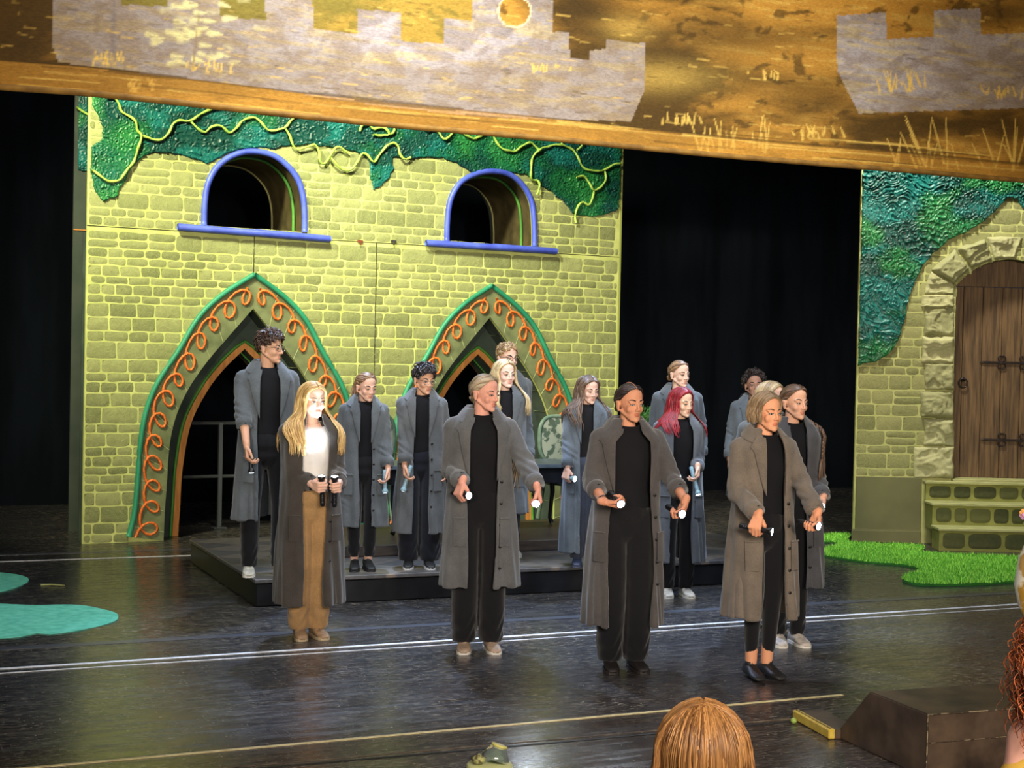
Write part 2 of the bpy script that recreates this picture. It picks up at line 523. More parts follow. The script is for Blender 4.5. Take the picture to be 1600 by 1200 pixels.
# grass rug
GP = [(1262, 846), (1290, 839), (1328, 838), (1331, 851), (1440, 856), (1445, 867), (1600, 874), (1760, 882), (1780, 900), (1760, 920), (1600, 912), (1550, 914), (1500, 916), (1440, 916), (1412, 910), (1413, 903), (1428, 899), (1438, 894), (1425, 888), (1400, 884), (1370, 882), (1335, 878), (1300, 873), (1276, 868), (1275, 863), (1298, 858), (1309, 853), (1302, 849), (1278, 850)]
gr = mat_piece('grass_rug', GP, 0.02, mat('grass_backing', srgb(40, 110, 30), rough=0.9), 'bright green artificial grass rug before the stone steps', 'rug')
gcx, gcy = gr.location.x, gr.location.y
rng = np.random.default_rng(5)
GW = np.array([(ground(x, y).x, ground(x, y).y) for x, y in GP])
GWs = smooth_line(list(map(tuple, GW)) + [tuple(GW[0])], 0.08)[:-1]
lo_, hi_ = GW.min(0), GW.max(0)
hi_[0] = min(hi_[0], 5.6)
n = 60000
px_ = rng.uniform(lo_[0] - .02, hi_[0], n); py_ = rng.uniform(lo_[1], hi_[1], n)
px_ += 0
keep = inpoly(px_, py_, [tuple(q) for q in GWs])
px_ = px_[keep]; py_ = py_[keep]; n = len(px_)
ang = rng.uniform(0, 2 * math.pi, n); h_ = rng.uniform(0.02, 0.045, n); lean = rng.uniform(0.0, 0.025, n); la = rng.uniform(0, 6.28, n)
wd = 0.006
V = np.zeros((n, 3, 3))
V[:, 0] = np.stack([px_ - np.cos(ang) * wd - gcx, py_ - np.sin(ang) * wd - gcy, np.full(n, 0.015)], 1)
V[:, 1] = np.stack([px_ + np.cos(ang) * wd - gcx, py_ + np.sin(ang) * wd - gcy, np.full(n, 0.015)], 1)
V[:, 2] = np.stack([px_ + np.cos(la) * lean - gcx, py_ + np.sin(la) * lean - gcy, 0.015 + h_], 1)
M_grass = mat('grass_pile', srgb(84, 176, 44), srgb(176, 244, 96), rough=0.7, nscale=10, attr='mix', lo=0.25, hi=0.7)
o = mkobj('grass_pile', V.reshape(-1, 3), np.arange(n * 3).reshape(n, 3), M_grass, gr, smooth=False, val=np.repeat(rng.uniform(0, 1, n), 3)); tag(o, kind='stuff')

# ================================================================ painted drop (front cloth), hung from above
DP = Vector((0, 11.0, 0))
def drop_px(px, py, off=0.0):
    d = ray(px, py); n_ = YD
    t = (DP - CAM + YD * off).dot(n_) / d.dot(n_)
    return CAM + d * t
def stage_loc(p):
    return (p.dot(XD), p.dot(YD), p.z)
drop = thing('painted_drop', 'gold painted cloth drop with pale castle silhouettes hanging across the top', 'stage curtain')
drop.rotation_euler = (0, 0, R(24.7))
bl = [(-60, 128), (0, 135), (120, 144), (400, 174), (700, 202), (970, 228), (1200, 248), (1340, 261), (1600, 281), (1700, 290)]
bx = np.array([stage_loc(drop_px(*p)) for p in bl])
nx, nz = 760, 170
xs = np.linspace(bx[0, 0], bx[-1, 0], nx)
zb = np.interp(xs, bx[:, 0], bx[:, 2])
ztop = 5.6
G = np.zeros((nx, nz, 3)); 
tz = np.linspace(0, 1, nz) ** 1.15
Zg = zb[:, None] + (ztop - zb)[:, None] * tz[None, :]
Xg = np.repeat(xs[:, None], nz, 1)
yd0 = DP.dot(YD)
Yg = yd0 + 0.03 * np.sin(Xg * 2.1 + 0.4) + 0.012 * vnoise(Xg * 3, Zg * 3, 4)
G[..., 0] = Xg; G[..., 1] = Yg; G[..., 2] = Zg
# pixel coordinates of every vertex: only used to trace the painting
Wx = Xg * XD.x + yd0 * YD.x; Wy = Xg * XD.y + yd0 * YD.y
rel = np.stack([Wx, Wy, Zg - CAM.z], -1)
zc = rel @ np.array(_fw); PX = 800 + (rel @ np.array(_rt)) / zc * F_PX; PY = 600 - (rel @ np.array(_up)) / zc * F_PX
def lin(*c): return np.array(srgb(*c)[:3])
gold = lin(206, 146, 56); dark = lin(84, 60, 22); bright = lin(235, 190, 90); lav = lin(176, 166, 164); lavg = lin(196, 176, 140)
def mixn(a, b, f): return a * (1 - f[..., None]) + b * f[..., None]
def sstep(a, b, x):
    t = np.clip((x - a) / (b - a), 0, 1); return t * t * (3 - 2 * t)
warp = fbm(PX / 90, PY / 60, 3) * 60
big = fbm((PX + warp) / 260, (PY + warp * .5) / 70, 11, 5)
fine = fbm((PX + warp) / 40, (PY - PX * .12) / 6, 21, 4)
spots = fbm((PX + warp) / 24, (PY + warp) / 14, 31, 4)
col = mixn(np.broadcast_to(dark, G.shape), gold, sstep(0.34, 0.60, big))
col = mixn(col, bright, sstep(0.52, 0.75, fine) * 0.45 * sstep(.4, .6, big))
col = mixn(col, dark, sstep(0.60, 0.72, spots) * 0.75)
# dark hills behind the left tower and around the top
hd = lambda x, y, a, b_: np.exp(-((PX - x) / a) ** 2 - ((PY - y) / b_) ** 2)
col = mixn(col, dark * 0.8, np.clip(hd(900, 20, 60, 45) * .9 + hd(1150, 60, 180, 28) * .7 + hd(1560, 20, 120, 30) * .8 + hd(30, 60, 60, 22) * .8 + hd(1290, 150, 90, 40) * .7 + hd(1180, 120, 60, 25) * .6, 0, 1))
col = mixn(col, bright, np.clip(hd(1030, 120, 90, 24) * .45 + hd(980, 45, 40, 20) * .4, 0, 1))
# castle silhouettes: a lavender light projection put into the cloth colour
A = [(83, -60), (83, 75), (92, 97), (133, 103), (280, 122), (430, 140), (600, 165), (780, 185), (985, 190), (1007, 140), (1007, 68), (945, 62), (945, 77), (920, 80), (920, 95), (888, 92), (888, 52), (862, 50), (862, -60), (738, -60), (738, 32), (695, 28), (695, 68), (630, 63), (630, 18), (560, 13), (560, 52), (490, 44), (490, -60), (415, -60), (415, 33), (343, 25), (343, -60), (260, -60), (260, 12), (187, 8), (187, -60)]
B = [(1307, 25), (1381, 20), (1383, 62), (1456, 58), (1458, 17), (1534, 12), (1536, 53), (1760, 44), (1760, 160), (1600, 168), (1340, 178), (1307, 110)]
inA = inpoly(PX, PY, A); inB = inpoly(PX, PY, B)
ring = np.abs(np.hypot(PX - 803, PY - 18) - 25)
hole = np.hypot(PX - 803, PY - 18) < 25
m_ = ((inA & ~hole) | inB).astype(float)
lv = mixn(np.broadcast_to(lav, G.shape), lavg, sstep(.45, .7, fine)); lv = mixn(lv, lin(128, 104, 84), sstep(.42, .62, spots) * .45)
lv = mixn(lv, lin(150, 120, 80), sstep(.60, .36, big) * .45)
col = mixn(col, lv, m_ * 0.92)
col = mixn(col, lin(225, 205, 160), (ring < 1.5).astype(float))
# olive tint of the merlon gaps
gapA = inpoly(PX, PY, [(187, -60), (187, 8), (260, 12), (343, 25), (415, 33), (490, 44), (560, 52), (630, 63), (695, 68), (738, 32), (738, -60)]) & ~inA
col = mixn(col, lin(150, 132, 52), gapA * 0.6)
# painted grass blades and leaves
def stroke(x0, y0, x1, y1, w_, c, k):
    global col
    dx, dy = x1 - x0, y1 - y0; L2 = dx * dx + dy * dy
    sub = (PX > min(x0, x1) - 6) & (PX < max(x0, x1) + 6) & (PY > min(y0, y1) - 6) & (PY < max(y0, y1) + 6)
    if not sub.any(): return
    px, py = PX[sub], PY[sub]
    t = np.clip(((px - x0) * dx + (py - y0) * dy) / L2, 0, 1)
    d = np.hypot(px - x0 - t * dx, py - y0 - t * dy)
    f = np.clip(1.4 - d / (w_ * (1 - t * .6)), 0, 1) * k
    col[sub] = col[sub] * (1 - f[:, None]) + c * f[:, None]
rr = random.Random(4)
for (cx_, cy_, n_, sp, hh) in [(1150, 235, 16, 60, 60), (1500, 262, 22, 110, 80), (1190, 120, 8, 30, 14), (330, 112, 14, 40, 18), (170, 100, 14, 26, 24), (1405, 140, 18, 40, 30), (1570, 150, 12, 30, 18), (1060, 190, 14, 40, 16), (225, 140, 10, 24, 18), (860, 110, 10, 30, 10), (1280, 215, 14, 40, 22)]:
    for i in range(n_):
        x = cx_ + rr.uniform(-sp, sp); l = hh * rr.uniform(.4, 1)
        xx = x + rr.uniform(-.5, .25) * l
        stroke(x, cy_ + rr.uniform(-8, 4), xx, cy_ - l, 2.0, bright * 1.1, 0.75)
for i in range(46):
    x = rr.gauss(290, 42); y = rr.uniform(0, 100)
    a_ = rr.uniform(-.5, .7)
    stroke(x, y, x + 16 * math.cos(a_), y + 8 * math.sin(a_), 4.6, lin(225, 208, 140), 0.8 if i < 34 else 0.35)
stroke(300, 110, 310, 20, 2, lin(150, 120, 70), .7); stroke(175, 105, 178, 0, 5, lin(120, 110, 110), .5)
for i in range(500):
    x = rr.uniform(0, 1600); y = rr.uniform(0, 270); l = rr.uniform(6, 26)
    stroke(x, y, x + l, y + l * rr.uniform(-.1, .35), 1.6, bright if rr.random() < .55 else dark, rr.uniform(.2, .6))
# hem line
hemy = np.interp(PX, [q[0] for q in bl], [q[1] for q in bl])
hh = hemy - PY
hw = np.interp(PX, [0, 500, 1000, 1600], [42, 36, 30, 26])
col = mixn(col, gold * 1.05, ((hh < hw) & (hh > 3)).astype(float) * .55)
col = mixn(col, dark, (np.abs(hh - hw) < 1.6).astype(float) * .7)
for k in range(40):
    off = rr.uniform(2, 40); x0 = rr.uniform(0, 1500)
    y0 = np.interp(x0, [q[0] for q in bl], [q[1] for q in bl]) - off; x1 = x0 + rr.uniform(60, 240)
    y1 = np.interp(x1, [q[0] for q in bl], [q[1] for q in bl]) - off
    stroke(x0, y0, x1, y1, 1.5, bright if k % 3 else dark, .6)
def drop_mat():
    m, nt, b = _new('painted_cloth_projection')
    a = nt.nodes.new('ShaderNodeAttribute'); a.attribute_name = 'paint'
    nz = noise(nt, coords(nt, (1, 1, 3)), 30, 6, .7)
    c = mixc(nt, 1.0, a.outputs['Color'], ramp(nt, nz, [(0.25, (0.62,) * 3), (0.75, (1.25,) * 3)]), 'MULTIPLY')
    nt.links.new(c, b.inputs['Base Color']); b.inputs['Roughness'].default_value = 0.8
    b.inputs['Specular IOR Level'].default_value = 0.2
    bump(nt, b, noise(nt, coords(nt, (4, 4, 1)), 90, 2), .15, .003)
    return m
idx = np.arange(nx * nz).reshape(nx, nz)
Fq = np.stack([idx[:-1, :-1], idx[1:, :-1], idx[1:, 1:], idx[:-1, 1:]], -1).reshape(-1, 4)
M_drop = drop_mat()
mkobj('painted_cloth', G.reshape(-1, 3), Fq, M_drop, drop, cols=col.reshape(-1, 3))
hp = [(x, yd0 + 0.03 * math.sin(x * 2.1 + .4) + .01, z) for x, z in zip(xs[::12], zb[::12])]
MB().tube(hp, 0.022, 8).build('hem_pocket', mat('hem_cloth', srgb(120, 84, 28), srgb(160, 116, 44), rough=.85), drop)

# ================================================================ low platform
PA = ground(400, 905, 0.2)
PANG = 23.4
plat = thing('stage_platform', 'low black stage platform with diamond patterned top under the rear row', 'platform', (PA.x, PA.y, 0), R(PANG))
def plat_top():
    m, nt, b = _new('diamond_boards')
    v = coords(nt); s_ = nt.nodes.new('ShaderNodeSeparateXYZ'); nt.links.new(v, s_.inputs[0])
    p = math_(nt, 'ADD', math_(nt, 'MULTIPLY', s_.outputs[0], 1.5), math_(nt, 'MULTIPLY', s_.outputs[1], 2.1))
    q = math_(nt, 'SUBTRACT', math_(nt, 'MULTIPLY', s_.outputs[0], 1.5), math_(nt, 'MULTIPLY', s_.outputs[1], 2.1))
    def line(x): 
        d = math_(nt, 'ABSOLUTE', math_(nt, 'SUBTRACT', math_(nt, 'FRACT', x), .5))
        return math_(nt, 'LESS_THAN', d, .03)
    ln = math_(nt, 'MAXIMUM', line(p), line(q))
    cell = math_(nt, 'MODULO', math_(nt, 'ADD', math_(nt, 'FLOOR', math_(nt, 'ADD', p, 60.5)), math_(nt, 'FLOOR', math_(nt, 'ADD', q, 60.5))), 2)
    nz = noise(nt, coords(nt, (3, 14, 1)), 4, 5)
    c = mixc(nt, cell, ramp(nt, nz, [(.3, srgb(66, 66, 72)), (.7, srgb(104, 100, 98))]), ramp(nt, nz, [(.3, srgb(84, 80, 78)), (.7, srgb(130, 122, 116))]))
    c = mixc(nt, math_(nt, 'MULTIPLY', ln, .7), c, srgb(128, 112, 98))
    nt.links.new(c, b.inputs['Base Color']); b.inputs['Roughness'].default_value = .38
    return m
M_plat = mat('black_paint', srgb(14, 14, 17), srgb(28, 28, 32), rough=0.35, nscale=5, bscale=9, bstr=.25)
PL, PD_ = 4.75, 2.35
mb = MB(); mb.bbox(0, PL, 0, PD_, 0.0, 0.17, .01)
mb.build('skirt', M_plat, plat, smooth=False)
mb = MB(); mb.bbox(-.012, PL + .01, -.012, PD_, 0.17, 0.2, .005)
mb.build('deck', plat_top(), plat, smooth=False)
def toplat(p):
    r = Vector(p) - plat.location; a = R(PANG)
    return (r.x * math.cos(a) + r.y * math.sin(a), -r.x * math.sin(a) + r.y * math.cos(a))
e0 = toplat(ground(551, 851, .29)); e1 = toplat(ground(880, 845, .29))
sy0 = (e0[1] + e1[1]) / 2
stp = thing('stage_step', 'shallow wooden step on the platform under the table', 'step', (PA.x, PA.y, .2), R(PANG))
MB().bbox(e0[0] - .1, 4.0, sy0, PD_ - .01, 0.0015, .09, .006).build('step_board', mat('brown_boards', srgb(58, 52, 48), srgb(86, 76, 68), rough=.45, nscale=5, stretch=(1, 8, 8)), stp, smooth=False)
# ================================================================ castle facade
W0 = ground(128, 850)
WANG = R(27.9)
WU = Vector((math.cos(WANG), math.sin(WANG), 0)); WN = Vector((WU.y, -WU.x, 0))   # along, and toward the house
castle = thing('castle_wall', 'wide yellow-green stone castle flat with two pointed archways and two windows', 'scenery wall', (W0.x, W0.y, 0), WANG)
def make_loc(P0, U, Nn):
    def f(px, py, y=0.0):
        d = ray(px, py)
        P = P0 - Nn * y                     # local +y points away from the house
        t = (P - CAM).dot(Nn) / d.dot(Nn)
        q = CAM + d * t - P0
        return (q.dot(U), q.z)
    return f
cw = make_loc(W0, WU, WN)
WL = (cw(960, 700)[0] + cw(971, 230)[0]) / 2 
WH = 4.75

# --- outlines in wall coordinates
def mirror(half, sc):
    return [tuple(p) for p in half] + [(2 * sc - s_, z_) for s_, z_ in list(half)[::-1][1:]]
outer_px = [(200, 838), (209, 801), (214, 750), (217.6, 699), (226, 647), (244, 600), (279, 546), (310, 495), (347, 460), (396, 429)]
inner_px = [(255, 847), (256.8, 801), (260.5, 750), (264, 699), (273, 655), (292, 611), (321.5, 567), (357.7, 524.5), (396, 482)]
half_o = [cw(*p) for p in outer_px]; half_i = [cw(*p) for p in inner_px]
apex1 = half_o[-1][0]; apex2 = cw(766, 446)[0]
half_o[-1] = (apex1, half_o[-1][1]); half_i[-1] = (apex1, half_i[-1][1])
half_i[0] = (half_i[0][0], 0.0)
half_o = [tuple(q) for q in smooth_line(half_o, 0.06)]; half_i = [tuple(q) for q in smooth_line(half_i, 0.06)]
half_i[0] = (half_i[0][0], 0.0)
dz2 = cw(766, 447)[1] - half_o[-1][1]
def arch(half, sc):
    return mirror([(s_ - apex1 + sc, z_) for s_, z_ in half], sc)
# window arcs
def win_outline(px):
    h = [cw(*p) for p in px]
    return [tuple(q) for q in smooth_line(h, 0.04)]
win1 = win_outline([(318, 352), (319, 318), (324, 288), (338, 262), (362, 244), (392, 237), (425, 243), (450, 261), (466, 284), (473, 310), (475, 335), (475, 363)])
win2 = win_outline([(697, 377), (698, 346), (703, 312), (717, 287), (740, 273), (767, 268), (795, 273), (816, 290), (829, 314), (833, 342), (834, 362), (834, 385)])
def shrink(poly, d):
    P = np.array(poly); c = P.mean(0); c[1] = P[:, 1].min()
    v = P - c; l = np.linalg.norm(v, axis=1)[:, None]
    return [tuple(q) for q in c + v * (1 - d / np.maximum(l, .05))]
hole1 = shrink(win1, .012); hole2 = shrink(win2, .012)

M_mortar = mat('lime_mortar', srgb(180, 188, 112), srgb(204, 210, 134), rough=.9, spec=.2, nscale=6, bscale=60, bstr=.3)
def stone_mat(name, c1, c2, c3):
    m, nt, b = _new(name)
    a = nt.nodes.new('ShaderNodeAttribute'); a.attribute_name = 'val'
    v = coords(nt)
    n1 = noise(nt, v, 16, 6, .7, 1.2)
    base = ramp(nt, math_(nt, 'ADD', math_(nt, 'MULTIPLY', a.outputs['Fac'], .45), math_(nt, 'MULTIPLY', n1, .55)), [(.25, c1), (.7, c2)])
    vein = noise(nt, v, 26, 4, .6, 2.5)
    vv_ = ramp(nt, math_(nt, 'ABSOLUTE', math_(nt, 'SUBTRACT', vein, .5)), [(.0, (1,) * 3), (.035, (0,) * 3)])
    base = mixc(nt, math_(nt, 'MULTIPLY', vv_, .45), base, c3)
    nt.links.new(base, b.inputs['Base Color']); b.inputs['Roughness'].default_value = .9; b.inputs['Specular IOR Level'].default_value = .2
    bump(nt, b, n1, .7, .012)
    return m
M_stone = stone_mat('painted_stone', srgb(116, 122, 82), srgb(154, 158, 108), srgb(180, 186, 122))
M_olive = mat('arch_grey_green', srgb(94, 102, 74), srgb(122, 130, 94), rough=.9, spec=.2, nscale=5, bscale=30, bstr=.2)
M_joint = mat('joint_paint', srgb(156, 164, 120), rough=.9)
M_inner = mat('dark_lining', srgb(58, 68, 64), srgb(76, 88, 80), rough=.95, spec=.1, nscale=3)
M_reveal = mat('brown_lining', srgb(66, 60, 40), srgb(88, 78, 52), rough=.95, spec=.1, nscale=6)
M_tgreen = mat('teal_green_padding', srgb(26, 122, 92), srgb(44, 146, 112), rough=.5, nscale=4, stretch=(1, 1, .4), bscale=14, bstr=.35)
M_orange = mat('orange_cord', srgb(206, 92, 30), srgb(236, 128, 52), rough=.6, nscale=40, bscale=50, bstr=.4)
M_blue = mat('blue_padding', srgb(60, 76, 190), srgb(86, 106, 220), rough=.45, nscale=5, bscale=12, bstr=.3)
M_wood2 = mat('orange_wood_edge', srgb(184, 118, 56), srgb(212, 146, 78), rough=.7, nscale=4, stretch=(8, 8, 1))
M_dgreen = mat('dark_green_edge', srgb(52, 112, 36), srgb(74, 136, 48), rough=.6, nscale=6)
M_vine = mat('lime_vine', srgb(146, 182, 72), srgb(186, 212, 104), rough=.55, nscale=20, bscale=30, bstr=.3)
M_lite = mat('pale_edge', srgb(150, 148, 100), rough=.8)

# --- front panel with openings
a1 = arch(half_i, apex1); a2 = arch(half_i, apex2)
outer = [(0, 0.0)] + a1 + a2 + [(WL, 0.0), (WL, WH), (0, WH)]
v, f = prism([outer, hole1, hole2], 0.0, 0.035)
mkobj('wall_panel', v, f, M_mortar, castle, smooth=False)

# --- stones
def stones(S0, S1, Z0, Z1, seed, holes, y=-.001, hs=(.075, .085, .1, .13, .16), relief=.004, wmul=1.0, gap=.011):
    rg = random.Random(seed)
    B = MB(); z = Z0
    prev = None
    while z < Z1 - .04:
        h = rg.choice(hs)
        if prev and abs(prev - h) < .006: h = rg.choice(hs)
        prev = h
        h = min(h, Z1 - z)
        s_ = S0 - rg.uniform(0, .12)
        while s_ < S1:
            w_ = rg.uniform(1.3, 2.4) * max(h, .1) * wmul
            x0 = max(s_, S0); x1 = min(s_ + w_, S1)
            if x1 - x0 > .05:
                splits = [(z, z + h)]
                if h > .14 and rg.random() < .12: splits = [(z, z + h * .5), (z + h * .5, z + h)]
                for (za, zb_) in splits:
                    g = gap / 2
                    bx0, bx1, bz0, bz1 = x0 + g, x1 - g, za + g, zb_ - g
                    nx_ = max(4, int((bx1 - bx0) / .028) + 1); nz_ = max(4, int((bz1 - bz0) / .028) + 1)
                    U, Vv = np.meshgrid(np.linspace(0, 1, nx_), np.linspace(0, 1, nz_), indexing='ij')
                    U = U.copy(); Vv = Vv.copy()
                    X = bx0 + U * (bx1 - bx0); Z = bz0 + Vv * (bz1 - bz0)
                    ed = np.minimum(np.minimum(X - bx0, bx1 - X), np.minimum(Z - bz0, bz1 - Z))
                    # rounded corners
                    rc = rg.uniform(.008, .022)
                    for (cx, cz, sx, sz) in ((bx0, bz0, 1, 1), (bx1, bz0, -1, 1), (bx0, bz1, 1, -1), (bx1, bz1, -1, -1)):
                        dx = (X - cx) * sx; dz = (Z - cz) * sz
                        c = np.clip(1 - dx / rc, 0, 1) * np.clip(1 - dz / rc, 0, 1)
                        X = X + sx * c * rc * .38; Z = Z + sz * c * rc * .38
                    X = X + (vnoise(X * 14 + seed, Z * 14, seed) - .5) * .012; Z = Z + (vnoise(X * 12, Z * 12 + 7, seed + 3) - .5) * .010
                    bump_ = (vnoise(X * 26, Z * 26, seed + 9) - .5) * .006 + (vnoise(X * 60, Z * 60, seed + 5) - .5) * .003
                    Y = y - np.where(ed < .001, -.001, relief) - np.where(ed < .001, 0, bump_)
                    Gg = np.stack([X, Y, Z], -1)
                    cxm = (X[:-1, :-1] + X[1:, 1:]) / 2; czm = (Z[:-1, :-1] + Z[1:, 1:]) / 2
                    mk = np.ones(cxm.shape, bool)
                    for hpoly in holes: mk &= ~inpoly(cxm, czm, hpoly)
                    if mk.any():
                        mk2 = np.zeros(Gg.shape[:2], bool); mk2[:-1, :-1] = mk
                        B.grid(Gg, val=rg.random(), mask=mk2)
            s_ += w_
        z += h
    return B
def orient(B):
    # all stones are grids in x,z facing -y: make the winding consistent
    B.f = [q[::-1] if False else q for q in B.f]
    return B
oo1 = arch(half_o, apex1); oo2 = arch(half_o, apex2)
oo1 = [(oo1[0][0], -.1)] + oo1 + [(oo1[-1][0], -.1)]; oo2 = [(oo2[0][0], -.1)] + oo2 + [(oo2[-1][0], -.1)]
seam = cw(400, 368)[1]
B = stones(0.01, WL - .01, 0.0, seam - .004, 3, [oo1, oo2, hole1, hole2])
B2 = stones(0.01, WL - .01, seam + .006, WH, 8, [oo1, oo2, hole1, hole2], hs=(.08, .09, .15, .17))
B.add(*B2.arrays(), val=np.concatenate(B2.val))
B.build('stone_facing', M_stone, castle, attr=True)
# panel joints
M_gap = mat('panel_gap', srgb(40, 42, 24), rough=.9)
for nm, (p, q) in (('seam', ((0, seam + .001), (WL, seam + .001))), ('seam', ((apex1, seam), (apex1, half_o[-1][1]))), ('seam', ((cw(587, 450)[0], seam), (cw(587, 450)[0], 0.3)))):
    if p[1] == q[1]: MB().box(p[0], q[0], -.004, .001, p[1] - .003, p[1] + .003).build(nm, M_gap, castle, smooth=False)
    else: MB().box(p[0] - .003, p[0] + .003, -.007, .001, q[1], p[1]).build(nm, M_gap, castle, smooth=False)
# right edge return and small latches on the seam
MB().bbox(WL, WL + .03, -.002, .06, 0, WH, .003).build('edge_strip', mat('edge_paint', srgb(150, 156, 84), rough=.8), castle, smooth=False)
for px_l, c_ in ((562, srgb(130, 70, 50)), (614, srgb(60, 60, 60))):
    s_, z_ = cw(px_l, 376)
    MB().bbox(s_ - .03, s_ + .03, -.022, -.006, z_ - .02, z_ + .005, .003).bbox(s_ - .008, s_ + .008, -.03, -.02, z_ - .045, z_ - .01, .002).build('latch', mat('latch_metal', c_, rough=.5, metal=.3), castle, smooth=False)

# --- arch bands, mouldings, scroll cords
def offset_curve(P, d):
    P = np.array(P); T = np.gradient(P, axis=0); T /= np.linalg.norm(T, axis=1)[:, None]
    return P + np.stack([-T[:, 1], T[:, 0]], 1) * d
half_mid = None
for ai, ap in enumerate((apex1, apex2)):
    Bm = MB()
    for side in (1, -1):
        def tr(q): return np.array([(ap + side * (s_ - apex1), z_) for s_, z_ in q])
        n_ = 90
        O = resample(half_o, n=n_); I = resample(half_i, n=n_)
        O2, I2 = tr(O), tr(I)
        Gd = np.zeros((n_, 4, 3))
        Gd[:, 0, 0::2] = O2; Gd[:, 0, 1] = 0.0
        Gd[:, 1, 0::2] = O2; Gd[:, 1, 1] = -.014
        Gd[:, 2, 0::2] = I2; Gd[:, 2, 1] = -.014
        Gd[:, 3, 0::2] = I2; Gd[:, 3, 1] = 0.0
        Gd = Gd if side == 1 else Gd[::-1]
        Bm.grid(Gd)
        for k in range(3, n_ - 4, 7):
            a = O2[k]; b_ = I2[k]
            Bm.tube([(a[0], -.0145, a[1]), (b_[0], -.0145, b_[1])], .0035, 4, mi=1)
    Bm.build('arch_band', [M_olive, M_joint], castle, smooth=False)
    # teal padded moulding, in sections
    for side in (1, -1):
        P = resample([(ap + side * (s_ - apex1), z_) for s_, z_ in half_o], step=.05)
        if ai == 1: P = P[P[:, 1] > 0.05]
        pts = [(s_, -.03, z_) for s_, z_ in P]
        rad = np.full(len(pts), .026); 
        for k in (int(len(pts) * .27), int(len(pts) * .56)): rad[k] = .019
        MB().tube(pts, rad, 10).build('arch_moulding', M_tgreen, castle)
        # orange looping cord
        n_ = 1400
        O = resample(half_o, n=n_); I = resample(half_i, n=n_)
        T = np.gradient(O, axis=0); T /= np.linalg.norm(T, axis=1)[:, None]
        Ln = np.sum(np.linalg.norm(np.diff(O, axis=0), axis=1))
        nl = 13
        u = np.linspace(0.0, .995, n_)
        th = u * nl * 2 * math.pi
        wob = 1 + .10 * np.sin(th * .37 + ai) 
        width = np.linalg.norm(I - O, axis=1)
        across = (I - O) / width[:, None]
        width = np.minimum(width, .30)
        rad_l = .066 * wob
        along = 1.62 * rad_l * np.sin(th)
        acr = width * (.50 - .29 * np.cos(th) * wob)
        s_at = u * Ln + along
        base = np.stack([np.interp(s_at, np.linspace(0, Ln, n_), O[:, k]) for k in (0, 1)], 1)
        Tb = np.stack([np.interp(s_at, np.linspace(0, Ln, n_), across[:, k]) for k in (0, 1)], 1)
        Q = base + Tb * acr[:, None]
        # keep clear of the mirror half at the apex
        Q[:, 0] = np.minimum(Q[:, 0], apex1 - .012)
        Q = Q[::9]; Q[:, 1] = np.maximum(Q[:, 1], .02)
        pts = [(ap + side * (a - apex1), -.028 - .010 * math.sin(t_ * 1.0), b_) for (a, b_), t_ in zip(Q, th[::9])]
        MB().tube(pts, .0125 * (1 + .15 * np.sin(np.arange(len(pts)) * 1.7)), 7).build('scroll_cord', M_orange, castle)

